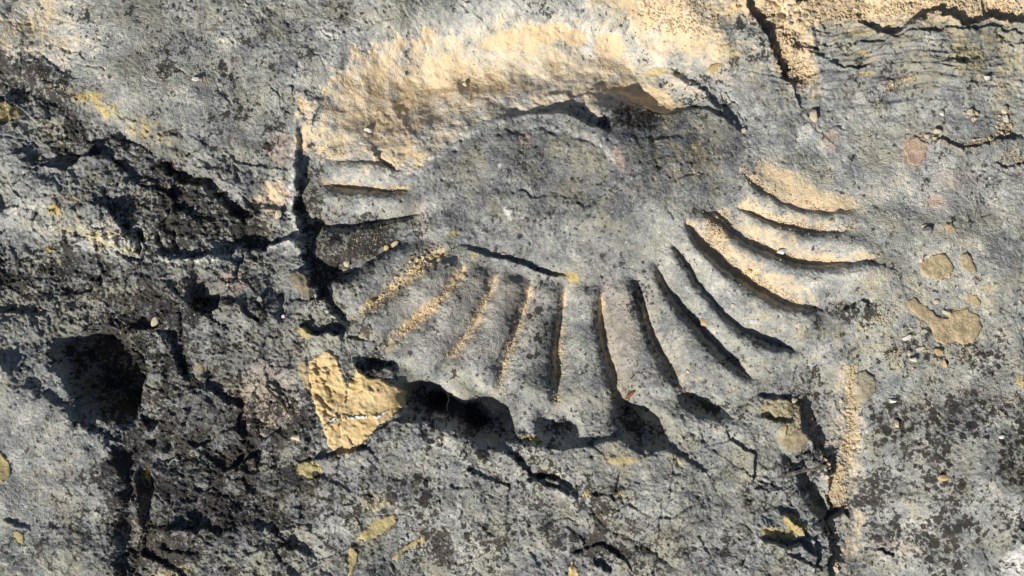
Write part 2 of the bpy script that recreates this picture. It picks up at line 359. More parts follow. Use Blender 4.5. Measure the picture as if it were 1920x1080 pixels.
disc = [(735, 345), (800, 312), (850, 270), (905, 232), (960, 212), (1020, 204), (1075, 212), (1112, 236), (1150, 205), (1190, 196), (1250, 212), (1300, 196), (1330, 185), (1395, 265), (1385, 318), (1370, 380), (1330, 400), (1280, 400), (1255, 448), (1222, 480), (1190, 510), (1138, 525), (1062, 525), (1000, 515), (935, 500), (880, 488), (845, 466), (775, 440), (800, 396), (775, 352)]
trough = [(566, 190), (600, 180), (650, 110), (760, 60), (900, 40), (1050, 32), (1180, 50), (1262, 110), (1330, 178), (1330, 185), (1300, 196), (1250, 212), (1190, 196), (1150, 205), (1112, 236), (1075, 212), (1020, 204), (960, 212), (905, 232), (850, 270), (800, 312), (770, 322), (735, 316), (700, 302), (640, 300), (585, 288), (556, 280)]
def soft(m, n=2):
    m = m.astype(np.float32)
    for _ in range(n): m[1:-1, 1:-1] = (m[1:-1, 1:-1] * 2 + m[:-2, 1:-1] + m[2:, 1:-1] + m[1:-1, :-2] + m[1:-1, 2:]) / 6
    return m
MT = soft(inpoly(trough, SX, SY), 8)
# ------------------------------------------------------------------ regional maps, laid down as soft patches
def gmap(base, items, warp=True):
    m = np.full_like(X, base); xx, yy = (WX, WY) if warp else (X, Y)
    for x, y, rx, ry, rot, v in items:
        g = np.exp(-ell(x, y, rx, ry, rot, xx, yy) ** 3); m = m * (1 - g) + v * g
    return m
rough = gmap(.8, [(1720, 420, 260, 260, 0, .5), (1560, 640, 100, 60, 0, .5), (250, 600, 420, 260, 20, 1.6), (430, 900, 260, 240, 0, 1.5), (300, 330, 260, 80, 20, 1.7), (300, 120, 260, 120, 20, .5), (60, 880, 170, 220, 0, .55),
                  (1700, 140, 280, 100, 5, .65), (1750, 850, 220, 250, 0, .6), (1100, 950, 420, 130, 5, .8), (830, 860, 160, 70, 25, .7),
                  (1000, 150, 380, 110, 0, .42), (700, 240, 130, 110, -40, .42), (1080, 340, 250, 130, 0, .85), (1000, 600, 330, 170, 0, .42),
                  (1330, 560, 220, 130, 35, .45), (1480, 420, 170, 110, 10, .3), (680, 380, 110, 100, 0, .6), (1480, 60, 70, 90, 0, 1.3), (1500, 930, 80, 130, -10, 1.4), (90,670,90,50,0,1.2)])
n2 = fbm(X, Y, 60, 3, 31); n3 = fbm(WX, WY, 17, 3, 41, .62); n4 = fbm(.87 * X + .5 * Y, .87 * Y - .5 * X, 6.2, 1, 51)
rdg = fbm(WX, WY, 34, 4, 61, .55, True)
H += 46 * fbm(X, Y, 380, 1, 20) + 24 * fbm(X, Y, 170, 2, 21) + rough * (7 * n2 + 4.2 * n3 + 1.1 * n4 + 1.5 * rdg)
fz = np.exp(-ell(1090, 440, 560, 320, 0, X, Y) ** 6); fw = sst(.45, 1.3, rough) * (1 - fz); qx = X + 7 * fbm(X, Y, 24, 4, 62, .6); qy = Y + 7 * fbm(X, Y, 24, 4, 63, .6)
H += fw * (8 * facets(qx * .9 - qy * .4, qy * .8 + qx * .4, 170, 70) + 20 * facets(qx * .8 + qy * .3, qy - qx * .3, 74, 71) + 6.5 * facets(qx, qy, 33, 72) + 2.6 * facets(qx, qy * 1.3, 14, 73))
# bedding in the top right: thin wavy leaves
bed = gmap(0, [(1700, 130, 300, 95, 6, 1), (1620, 100, 140, 60, 0, 1), (330, 360, 200, 60, 20, .6), (90, 300, 160, 60, 10, .7), (1240, 970, 200, 80, 20, .3)])
bx = X + 16 * fbm(X, Y, 110, 2, 81); by = Y + 26 * fbm(X, Y, 150, 2, 82) + .05 * X
H += bed * (3 * fbm(bx / 6.5, by, 9, 3, 83, .6, True) + 6 * fbm(bx / 6, by, 24, 2, 84, .5, True))
bx = nfb(X, Y, 55, 3, 87, .5); H += MT * 2.0 * bx
# small pits and specks
d1c, d2c, cidc = worley(X, Y, 24, 91)
H -= (cidc > .72) * 3.0 * sst(.18, .08, d1c) * sst(.3, .8, rough)

# ------------------------------------------------------------------ colour maps (what the rock is made of, what lies on it, some painted shade)
def patches(items, edge=.12, ws=1.0):
    m = np.zeros_like(X); e = .22 * fbm(X, Y, 20, 4, 101, .6) * ws
    for x, y, rx, ry, rot, v in items:
        m = np.maximum(m, v * sst(1 + edge, 1 - edge, ell(x, y, rx, ry, rot, X, Y) + e))
    return m
na = nfb(X, Y, 34, 6, 111, .68) * .42; nb = nfb(X, Y, 9, 3, 121) * .42; nc = nfb(X, Y, 110, 3, 131) * .42
MD = soft(inpoly(disc, SX, SY)); MT = soft(inpoly(trough, SX + 14 * na, SY + 14 * na))
# pale orange sand skin
dust = gmap(.03, [(1000, 130, 330, 100, -6, .30), (690, 250, 90, 80, -45, .35), (700, 240, 75, 60, -45, .42), (840, 165, 90, 50, -22, .5), (1010, 130, 130, 50, -5, .46), (1190, 165, 110, 40, 15, .5), (1240, 30, 160, 40, 30, .85),
                  (1180, 5, 120, 20, 10, .75), (1600, 10, 300, 34, 0, .95), (1850, 22, 130, 24, 4, .95), (1480, 50, 45, 90, -10, .95), (1512, 120, 26, 50, -10, .8),
                  (1470, 350, 90, 26, 28, .75), (1570, 380, 45, 16, 10, .8), (1500, 412, 90, 14, 12, .5), (1345, 425, 30, 36, 0, .8), (1440, 440, 70, 16, 18, .6),
                  (1400, 500, 80, 20, 36, .75), (1490, 545, 70, 12, 25, .5), (1470, 475, 50, 10, 20, .5), (640, 345, 50, 10, 0, .55), (510, 790, 60, 60, 0, .3),
                  (505, 375, 36, 36, 0, .6), (80, 60, 90, 60, -30, .38), (1600, 1020, 30, 60, 0, .35), (1310, 730, 60, 20, 30, .15), (1590, 800, 28, 130, -3, .5), (1545, 850, 12, 90, -18, .5)])
dust = dust + (dust > .08) * (.30 * na + .16 * nb)
hard = patches([(985, 66, 90, 20, -8, 1), (1040, 52, 30, 14, 0, 1), (1145, 82, 30, 26, 10, .95), (1080, 66, 24, 16, 0, .85), (920, 150, 42, 22, 20, .8), (830, 150, 28, 30, 0, .8), (760, 180, 18, 20, 0, .9), (1060, 130, 90, 20, 0, .55),
                (985, 110, 60, 30, 0, .5), (1210, 170, 60, 20, 20, .85), (1240, 196, 34, 16, 10, .9), (1380, 300 + 20, 10, 8, 0, .8), (1545, 385, 60, 14, 8, .9), (1500, 345, 44, 14, 35, .7)], .2)
dust = np.clip(np.maximum(dust, hard * .95), 0, 1)
dust = np.maximum(dust, MT * np.clip(.40 + .16 * sst(900, 700, X) + .42 * na + .36 * nc + .15 * nb, 0, .85) * sst(1330, 1240, X + .6 * (250 - Y))) * (1 - MD)
for k, amt in ((4, .8), (5, .75), (6, .5), (7, .55), (8, .5), (9, .45), (10, .35), (11, .2), (12, .15), (13, .7), (14, .6), (15, .7), (16, .6), (1, .6)):
    q = np.array(CL[k], float)                      # sand that has settled in the bottom of each cleft
    if k >= 13: q += np.array([5, -8])
    if k == 13: q = q[1:]
    sl, d, s, t = field([tuple(v) for v in q], 40, SX, SY)
    f = amt * taper(t, .12, .3) * np.exp(-(d / (13 if k in (4, 5, 13) else 11)) ** 2) * (1 + .9 * nb[sl] + .9 * na[sl])
    dust[sl] = np.maximum(dust[sl], np.clip(f * 1.1, 0, 1))
dust = dust * (1 - .85 * sst(.5, .2, MT) * sst(1120, 1060, X) * sst(560, 600, X) * sst(260, 230, Y))
dust = np.maximum(dust, np.clip(RD * (1 + .5 * na + .4 * nb), 0, 1))
yellow = patches([(640, 760, 20, 20, 0, 0), (580, 878, 26, 17, 10, .9), (8, 870, 14, 26, -10, .6), (22, 212, 20, 10, 8, .6), (110, 395, 12, 10, 0, .8), (97, 468, 8, 7, 0, .7),
                  (145, 375, 12, 6, 0, .4), (575, 622, 16, 12, 20, .6), (1000, 826, 22, 8, 10, .8), (1165, 862, 30, 9, 0, .5), (1490, 985, 28, 14, 45, .7), (1460, 1002, 36, 12, 10, .6),
                  (1075, 520, 14, 9, 40, .8), (890, 478, 8, 8, 0, .5), (1060, 515, 28, 6, 5, .4), (275, 890, 10, 14, 0, .7), (330, 1072, 30, 16, -15, .4), (1340, 128, 16, 8, -30, .5),
                  (1100, 925, 10, 7, 0, .6), (1160, 925, 10, 6, 0, .5), (1845, 540, 10, 7, 0, .5), (1910, 715, 14, 12, 0, .6), (1525, 670, 9, 3, -8, .6), (1235, 128, 20, 8, -10, .7),
                  (850, 438, 12, 6, 0, .5), (1380, 445, 5, 5, 0, .4), (1470, 770, 46, 26, 10, .42), (1480, 815, 24, 26, 0, .4), (1360, 90, 10, 8, 0, .5), (1378, 102, 9, 6, 20, .6), (1355, 85, 8, 7, 0, .5),
                  (1625, 138, 16, 4, 0, .6), (1615, 60, 26, 8, 0, .5), (1500, 72, 30, 6, -5, .4), (1620, 100, 14, 6, 20, .5), (1790, 110, 30, 6, -8, .4), (680, 630, 24, 10, -20, .3), (730, 655, 16, 10, 0, .3)])
yellow = np.maximum(yellow, .18 * sst(1.0, 2.4, nfb(X, Y, 60, 5, 141, .65)))
ymore = gmap(0, [(200, 200, 80, 16, 28, .7), (290, 250, 50, 26, 35, .45), (210, 445, 110, 30, 12, .5), (60, 40, 110, 60, 0, .35), (710, 960, 50, 40, 0, .4), (1700, 60, 200, 40, 0, .3), (1840, 110, 100, 60, 0, .4),
                 (1280, 300, 90, 140, 30, .22), (1500, 600, 200, 60, 20, .2), (1750, 600, 200, 120, 0, .25), (1200, 880, 250, 60, 0, .2), (900, 720, 130, 60, 0, .16)])
yellow = np.maximum(yellow, np.clip(.75 * ymore * (1 + 1.1 * na + .6 * nb), 0, 1))
white = patches([(830, 285, 90, 7, -33, .5), (960, 226, 60, 5, -12, .3), (900, 200, 120, 14, -28, .35), (790, 255, 70, 12, -32, .4), (700, 160, 60, 14, -40, .3), (980, 180, 90, 12, -5, .3), (1120, 130, 40, 18, 0, .4), (1115, 58, 66, 14, 6, .6), (1108, 85, 12, 26, -5, .8), (870, 50, 80, 20, -22, .4), (950, 12, 90, 12, 0, .35), (1245, 128, 24, 14, 0, .6), (760, 70, 90, 14, -30, .3), (952, 400, 14, 5, 55, .9),
                 (1140, 290, 5, 24, -25, .5), (1100, 255, 50, 6, 12, .3), (800, 395, 18, 14, -50, .5), (798, 440, 30, 10, 15, .5), (830, 434, 14, 9, 0, .6), (1550, 520, 16, 4, -3, .5), (1540, 655, 24, 7, -30, .45),
                 (290, 150, 24, 22, 0, .35), (115, 60, 60, 30, 0, .3), (210, 455, 60, 22, 12, .35), (1905, 1050, 26, 34, 30, .8), (1745, 75, 26, 8, -10, .4), (860, 945, 5, 20, 0, .5), (735, 930, 6, 14, 0, .5),
                 (846, 970, 8, 5, 0, .6), (772, 965, 10, 4, 30, .4), (620, 60, 26, 16, 10, .5), (665, 60, 16, 12, 0, .4), (1510, 580 - 330, 14, 14, 0, .5), (1760, 395, 22, 12, 0, .3), (320, 485, 26, 7, 5, .5)], .35, 1.8)
for p, v, wd in (([(548, 262), (546, 300), (544, 350), (548, 400), (556, 450), (566, 490), (590, 540), (620, 590)], .75, 7), ([(310, 488), (380, 490), (440, 474), (500, 462), (556, 450)], .7, 6), ([(690, 400), (640, 340)], .0, 5),
                 ([(965, 240), (1060, 252), (1110, 262), (1150, 300)], .3, 6), ([(740, 330), (810, 290), (870, 250)], .25, 12), ([(650, 60), (700, 120), (640, 190)], .12, 16)):
    sl, d, s, t = field(p, 40); white[sl] = np.maximum(white[sl], np.clip(v * np.exp(-(d / wd) ** 2) * (1 + 1.4 * nb[sl]), 0, 1))
white = np.maximum(white, .5 * sst(2.1, 2.8, nfb(X, Y, 16, 4, 151, .62)))
pink = patches([(1712, 286, 24, 32, 10, .85), (1752, 382, 17, 15, 0, .8), (1790, 340, 40, 20, 0, .3), (525, 280, 26, 30, 0, .55), (500, 740, 60, 60, 0, .35), (790, 395, 16, 22, 0, .4), (1160, 300, 10, 22, -20, .7), (450, 660, 20, 16, 0, .0),
                (1690, 1025, 50, 12, 10, .4), (1560, 262, 14, 20, -10, .6), (1630, 115, 30, 4, -25, .5), (985, 265, 10, 22, 0, .4), (330, 352, 26, 5, 20, .5), (445, 525, 26, 24, 0, .4), (905, 590, 130, 90, 0, .16), (1160, 620, 40, 110, -12, .2)], .3, 1.5)
# lichens, dark crust, cleft bands, and shade painted into hollow and scallops
den = gmap(.05, [(1760, 860, 190, 250, 0, .6), (1850, 760, 140, 160, 0, .55), (1660, 740, 120, 90, 0, .5), (1540, 700, 110, 50, 10, .42), (1760, 560, 220, 80, 0, .08), (900, 960, 330, 120, 0, .42), (820, 850, 150, 60, 20, .34),
                 (1090, 600, 300, 160, 0, .15), (1250, 780, 180, 40, 0, .3), (480, 200, 110, 110, 0, .38), (320, 60, 200, 60, 0, .22), (1000, 150, 400, 110, 0, 0), (700, 230, 130, 100, -40, 0), (1480, 440, 150, 130, 10, 0.02),
                 (1850, 210, 220, 130, 0, .14), (1080, 330, 260, 120, 0, .14), (1330, 330, 100, 100, 0, .12), (985, 640, 30, 110, 12, .38), (1560, 40, 300, 50, 0, 0), (1300, 60, 120, 60, 0, .06)])
den = den * np.clip(1 + .9 * nfb(X, Y, 75, 2, 199, .5), .25, 2.2) * (1 - np.clip(dust * 2.2, 0, 1))
def spots(sc, seed, rmin, rmax, scale):
    a = X + 5.5 * fbm(X, Y, 8, 3, seed + 1, .7); b = Y + 5.5 * fbm(X, Y, 8, 3, seed + 2, .7)
    d, _, c = worley(a, b, sc, seed); keep = (c < den * scale)
    rr = rmin + (rmax - rmin) * ((c * 97.3) % 1.0)
    return keep * sst(rr * 1.12, rr * .78, d)
lich_bands = np.maximum.reduce([1.25 * spots(17, 201, .16, .40, 1.3 * sst(.3, .5, den)), .75 * spots(10, 211, .18, .42, .95), .7 * spots(6.5, 214, .2, .45, .9), 1.2 * spots(31, 221, .2, .34, .65 * sst(.3, .5, den)), .7 * spots(24, 225, .14, .27, .5)])
for k in (6, 7, 8, 9, 10, 11, 12):     # a dark band along the left flank of each cleft
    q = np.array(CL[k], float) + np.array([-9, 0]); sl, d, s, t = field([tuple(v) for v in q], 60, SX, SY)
    lich_bands[sl] = np.maximum(lich_bands[sl], (.42, .5, .5, .5, .55, .4, .4)[k - 6] * taper(t, .1, .15) * np.exp(-(d / 9) ** 2) * np.clip(.8 + .9 * nb[sl] + .7 * na[sl], 0, 1.5))
lich_bands *= np.clip(1.05 + .5 * nb, .4, 1.25)
crust_shade = gmap(.0, [(1080, 380, 480, 340, 0, -.25), (860, 780, 120, 34, 24, .95), (1045, 806, 34, 24, 20, .95), (1205, 800, 42, 26, 30, 1.0), (1330, 764, 36, 12, 20, .9), (1780, 840, 150, 200, 0, .12), (600, 470, 44, 100, -10, .75), (640, 430, 90, 20, -5, .5), (130, 560, 200, 60, 12, .8), (360, 650, 120, 60, 0, .65), (420, 900, 200, 170, 0, .78), (300, 420, 160, 60, 20, .7), (380, 375, 120, 26, 32, 1.0), (30, 140, 60, 40, 40, 1.0), (225, 850, 26, 120, 0, .8), (225, 980, 30, 100, 0, .85), (60, 180, 130, 60, 30, .85), (160, 260, 160, 40, 25, .5), (330, 340, 150, 40, 30, .8), (400, 420, 100, 50, 20, .85), (200, 540, 260, 60, 12, .62), (350, 600, 160, 80, 0, .68), (225, 700, 90, 90, 0, 1.1),  # scallop and deep hollow patches put their shadow into the colour
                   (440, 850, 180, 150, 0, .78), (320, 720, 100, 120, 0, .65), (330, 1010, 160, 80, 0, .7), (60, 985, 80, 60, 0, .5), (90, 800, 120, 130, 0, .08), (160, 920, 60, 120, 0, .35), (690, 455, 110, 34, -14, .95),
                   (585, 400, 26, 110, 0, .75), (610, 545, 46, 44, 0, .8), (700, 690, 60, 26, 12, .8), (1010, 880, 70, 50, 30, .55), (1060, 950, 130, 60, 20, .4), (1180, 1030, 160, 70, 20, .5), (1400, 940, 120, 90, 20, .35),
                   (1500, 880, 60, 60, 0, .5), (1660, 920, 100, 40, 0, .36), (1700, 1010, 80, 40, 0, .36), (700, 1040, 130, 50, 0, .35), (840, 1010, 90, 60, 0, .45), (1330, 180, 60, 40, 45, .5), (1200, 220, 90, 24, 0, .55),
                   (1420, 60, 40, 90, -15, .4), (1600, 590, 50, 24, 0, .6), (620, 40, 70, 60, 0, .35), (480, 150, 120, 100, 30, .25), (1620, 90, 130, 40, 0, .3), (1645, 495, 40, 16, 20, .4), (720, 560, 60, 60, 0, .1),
                   (1290, 180, 40, 40, 40, .5), (1205, 560, 20, 100, -12, .35), (1000, 340, 200, 90, 0, .08), (555, 620, 60, 40, 0, .5), (690, 620, 50, 30, 0, .5), (480, 650, 90, 80, 0, .35), (250, 900, 50, 170, 0, .8)])  # first patch here paints shade along the crack right of the arch
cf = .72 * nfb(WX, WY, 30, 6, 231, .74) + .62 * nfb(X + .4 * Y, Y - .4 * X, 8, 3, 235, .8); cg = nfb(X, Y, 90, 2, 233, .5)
dark = np.clip(np.maximum(lich_bands, sst(-.55, .85, cf + .5 * cg + (crust_shade - .53) * 3.0) * .95), 0, 1.3)
brown = np.clip(.5 + .9 * fbm(X, Y, 80, 3, 241), 0, 1)
tone = gmap(.51, [(240, 90, 240, 120, 0, .66), (60, 45, 100, 75, 0, .98), (400, 60, 200, 80, 0, .58), (450, 260, 100, 80, 0, .55), (1080, 350, 260, 125, 0, .22), (1200, 235, 120, 36, 0, .10), (1050, 450, 200, 50, 0, .45),
                  (1000, 620, 330, 120, 0, .54), (1500, 450, 170, 110, 0, .66), (820, 60, 160, 50, -20, .55), (1060, 40, 160, 40, 0, .72), (1000, 130, 320, 100, -4, .88), (720, 230, 140, 100, -40, .88), (850, 200, 140, 80, -30, .85), (1560, 230, 160, 110, 0, .58), (1700, 340, 260, 80, 0, .68),
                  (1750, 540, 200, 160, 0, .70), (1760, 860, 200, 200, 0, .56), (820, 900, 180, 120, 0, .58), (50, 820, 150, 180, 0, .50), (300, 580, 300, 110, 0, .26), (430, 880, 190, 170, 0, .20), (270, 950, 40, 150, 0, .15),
                  (300, 360, 200, 70, 20, .3), (200, 450, 100, 30, 10, .8), (680, 455, 120, 40, -14, .18), (620, 410, 80, 130, 0, .36), (680, 325, 90, 22, 0, .66), (680, 385, 80, 22, 0, .52), (1350, 700, 160, 60, 30, .42), (1330, 560, 160, 90, 40, .55), (1250, 950, 230, 90, 0, .44), (1640, 100, 150, 50, 0, .38), (220, 700, 80, 80, 0, .2)])  # last patch paints the shadow on the deep hollow's floor
tone = tone + MT * .5 * (.95 - tone) + MD * sst(400, 260, Y) * .5 * (.22 - tone)
tone = np.clip(tone + .16 * nc + .10 * na, 0, 1)
dark = dark * (1 - .9 * sst(.35, .7, dust)); dust = dust * (1 - .8 * dark * (dust < .6))

# ------------------------------------------------------------------ sampling helper
def sample(A, x, y):
    i = np.clip(np.searchsorted(ax, x) - 1, 0, len(ax) - 2); j = np.clip(np.searchsorted(ay, y) - 1, 0, len(ay) - 2)
    fx = (x - ax[i]) / (ax[i + 1] - ax[i]); fy = (y - ay[j]) / (ay[j + 1] - ay[j])
    return (A[j, i] * (1 - fx) + A[j, i + 1] * fx) * (1 - fy) + (A[j + 1, i] * (1 - fx) + A[j + 1, i + 1] * fx) * fy
def P(x, y, h=0.0): return ((x - 960) * S, (540 - y) * S, h * S)

# ------------------------------------------------------------------ materials
def node(t, kind, **kw):
    n = t.nodes.new(kind)
    for k, v in kw.items():
        if isinstance(k, str) and k.startswith('i_'): n.inputs[k[2:]].default_value = v
        else: setattr(n, k, v)
    return n
def mix(t, fac, a, b, blend='MIX'):
    n = t.nodes.new('ShaderNodeMix'); n.data_type = 'RGBA'; n.blend_type = blend
    for sock, v in ((n.inputs[0], fac), (n.inputs[6], a), (n.inputs[7], b)):
        if hasattr(v, 'links'): t.links.new(v, sock)
        elif isinstance(v, (int, float)): sock.default_value = v
        else: sock.default_value = (*v, 1)
    return n.outputs[2]
def mth(t, op, a, b=None, c=None, clamp=False):
    n = t.nodes.new('ShaderNodeMath'); n.operation = op; n.use_clamp = clamp
    for k, v in enumerate((a, b, c)):
        if v is None: continue
        if hasattr(v, 'links'): t.links.new(v, n.inputs[k])
        else: n.inputs[k].default_value = v
    return n.outputs[0]
def rng(t, v, a, b, c=0., d=1.):
    n = t.nodes.new('ShaderNodeMapRange'); t.links.new(v, n.inputs[0])
    for k, q in enumerate((a, b, c, d)): n.inputs[k + 1].default_value = q
    return n.outputs[0]
def tex(t, vec, scale, det=5, rough=.6, dist=0.):
    n = t.nodes.new('ShaderNodeTexNoise'); n.inputs['Scale'].default_value = scale; n.inputs['Detail'].default_value = det
    n.inputs['Roughness'].default_value = rough; n.inputs['Distortion'].default_value = dist; t.links.new(vec, n.inputs['Vector']); return n.outputs['Fac']
def new_mat(name):
    m = bpy.data.materials.new(name); m.use_nodes = True; t = m.node_tree; t.nodes.clear()
    o = t.nodes.new('ShaderNodeOutputMaterial'); b = t.nodes.new('ShaderNodeBsdfPrincipled'); t.links.new(b.outputs[0], o.inputs[0])
    b.inputs['Roughness'].default_value = .9; b.inputs['Specular IOR Level'].default_value = .2
    return m, t, b
def bump_node(t, b, h, strength, dist):
    n = t.nodes.new('ShaderNodeBump'); n.inputs['Strength'].default_value = strength; n.inputs['Distance'].default_value = dist
    t.links.new(h, n.inputs['Height']); t.links.new(n.outputs[0], b.inputs['Normal'])

DUSTC = (.565, .42, .245)
def rock_material():
    m, t, b = new_mat('weathered_limestone')
    co = t.nodes.new('ShaderNodeTexCoord').outputs['Object']
    A = t.nodes.new('ShaderNodeAttribute'); A.attribute_name = 'cover'; B = t.nodes.new('ShaderNodeAttribute'); B.attribute_name = 'crust_shade'
    sa = t.nodes.new('ShaderNodeSeparateColor'); sb = t.nodes.new('ShaderNodeSeparateColor')
    t.links.new(A.outputs['Color'], sa.inputs[0]); t.links.new(B.outputs['Color'], sb.inputs[0])
    dustv, yel, whi, pnk = sa.outputs[0], sa.outputs[1], sa.outputs[2], A.outputs['Alpha']
    drk, brw, ton = sb.outputs[0], sb.outputs[1], sb.outputs[2]
    f1 = tex(t, co, 60, 6, .65); f2 = tex(t, co, 260, 5, .7); f3 = tex(t, co, 760, 2, .6); f4 = tex(t, co, 25, 5, .6, .6)
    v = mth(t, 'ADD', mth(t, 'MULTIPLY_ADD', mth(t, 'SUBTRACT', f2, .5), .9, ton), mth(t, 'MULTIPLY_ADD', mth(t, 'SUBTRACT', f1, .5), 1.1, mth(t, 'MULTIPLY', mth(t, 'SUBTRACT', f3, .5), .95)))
    ramp = t.nodes.new('ShaderNodeValToRGB'); t.links.new(v, ramp.inputs[0]); e = ramp.color_ramp.elements
    e[0].position = .05; e[0].color = (.075, .078, .083, 1); e[1].position = .95; e[1].color = (.60, .55, .46, 1)
    for p, c in ((.32, (.160, .163, .163)), (.5, (.250, .254, .244)), (.7, (.355, .358, .335))):
        q = e.new(p); q.color = (*c, 1)
    col = ramp.outputs[0]
    col = mix(t, rng(t, f4, .46, .64, 0, .5), col, (.335, .31, .215))                 # buff staining
    col = mix(t, mth(t, 'MULTIPLY', rng(t, tex(t, co, 45, 5, .6), .50, .66, 0, .5), rng(t, ton, .6, .85, 1, 0)), col, (.206, .209, .209))        # bluish freshly worn stone
    col = mix(t, mth(t, 'MULTIPLY', pnk, rng(t, f1, .35, .6, .5, .95)), col, (.47, .335, .25))
    col = mix(t, mth(t, 'MULTIPLY', whi, rng(t, f2, .35, .6, .45, 1)), col, (.66, .64, .60))
    col = mix(t, rng(t, mth(t, 'ADD', yel, mth(t, 'MULTIPLY', mth(t, 'SUBTRACT', f2, .5), .5)), .12, .8, 0, .92), col, (.50, .39, .15))
    dm = rng(t, mth(t, 'ADD', dustv, mth(t, 'MULTIPLY', mth(t, 'SUBTRACT', f2, .5), .9)), .16, .8)
    col = mix(t, dm, col, mix(t, rng(t, f1, .3, .7), DUSTC, (.62, .50, .345)))
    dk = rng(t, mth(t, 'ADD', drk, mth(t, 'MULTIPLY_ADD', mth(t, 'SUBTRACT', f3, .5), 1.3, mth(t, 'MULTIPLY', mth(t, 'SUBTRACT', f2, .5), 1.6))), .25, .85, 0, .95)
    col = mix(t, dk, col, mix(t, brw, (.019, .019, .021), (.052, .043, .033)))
    sp = rng(t, tex(t, co, 420, 2, .5), .66, .72)                                          # black specks of dirt
    col = mix(t, mth(t, 'MULTIPLY', sp, .55), col, (.05, .045, .04))
    sp2 = rng(t, tex(t, co, 380, 2, .5, .3), .68, .74)
    col = mix(t, mth(t, 'MULTIPLY', sp2, .6), col, (.62, .57, .47))
    t.links.new(col, b.inputs['Base Color'])
    h = mth(t, 'ADD', mth(t, 'MULTIPLY', f2, .6), mth(t, 'MULTIPLY', f3, .7))
    hh = mth(t, 'MULTIPLY', h, mth(t, 'SUBTRACT', 1.0, mth(t, 'MULTIPLY', dm, .45)))
    bump_node(t, b, hh, .6, .0032)
    return m
ROCK = rock_material()
def stone_material(name, c1, c2, c3, sc=90, bs=.5, band=None):
    m, t, b = new_mat(name); co = t.nodes.new('ShaderNodeTexCoord').outputs['Object']
    oi = t.nodes.new('ShaderNodeObjectInfo').outputs['Random']
    f1 = tex(t, co, sc, 6, .65, .4); f2 = tex(t, co, sc * 5, 4, .7); f3 = tex(t, co, 1400, 2, .6)
    col = mix(t, rng(t, f1, .42, .58), c1, c2); col = mix(t, rng(t, f2, .5, .75, 0, .8), col, c3)
    t.links.new(col, b.inputs['Base Color'])
    bump_node(t, b, mth(t, 'ADD', f2, mth(t, 'MULTIPLY', f3, .3)), bs, .0025)
    return m
YSTONE = stone_material('ochre_sandy_stone', (.58, .44, .24), (.50, .36, .16), (.62, .51, .33), 40, .35)
BSTONE = stone_material('buff_stone', (.47, .37, .22), (.33, .26, .16), (.55, .47, .33), 90, .8)
OSTONE = stone_material('olive_buff_stone', (.45, .37, .18), (.34, .28, .15), (.52, .44, .26), 90, .8)
CALC = stone_material('white_calcite', (.78, .76, .72), (.66, .64, .58), (.85, .84, .80), 150, .3)
PALE = stone_material('pale_pebble', (.54, .47, .34), (.46, .38, .26), (.64, .59, .48), 200, .35)
WHITEP = stone_material('white_pebble', (.62, .60, .54), (.50, .48, .43), (.74, .72, .67), 200, .3)
GREYP = stone_material('grey_pebble', (.33, .32, .29), (.24, .235, .22), (.42, .40, .35), 200, .4)
TANP = stone_material('tan_pebble', (.56, .40, .20), (.47, .32, .15), (.62, .48, .30), 200, .4)
GRIT = stone_material('tan_grit', (.56, .43, .26), (.36, .28, .18), (.68, .59, .44), 700, .3)
WOOD = stone_material('dry_dark_wood', (.045, .032, .022), (.10, .075, .05), (.03, .022, .016), 300, .6)
WOODP = stone_material('bleached_wood', (.16, .14, .12), (.07, .06, .05), (.30, .27, .23), 300, .5)
REDW = stone_material('reddish_leaf_scrap', (.20, .07, .025), (.12, .045, .02), (.28, .12, .05), 300, .4)
FIBRE = stone_material('pale_fibre', (.5, .48, .44), (.42, .4, .36), (.6, .58, .5), 300, .1)

# ------------------------------------------------------------------ objects
C = scene.collection
def tag(o, label=None, cat=None, group=None, kind=None):
    for k, v in (('label', label), ('category', cat), ('group', group), ('kind', kind)):
        if v: o[k] = v
    return o
def empty(name, x, y, h=0.):
    o = bpy.data.objects.new(name, None); C.objects.link(o); o.location = P(x, y, h); o.empty_display_size = .02; return o
def link(name, me, parent=None, loc=None):
    o = bpy.data.objects.new(name, me); C.objects.link(o)
    if loc is not None: o.location = loc
    if parent is not None:
        o.parent = parent; o.matrix_parent_inverse.identity()
        if loc is None: o.location = -parent.location
    return o

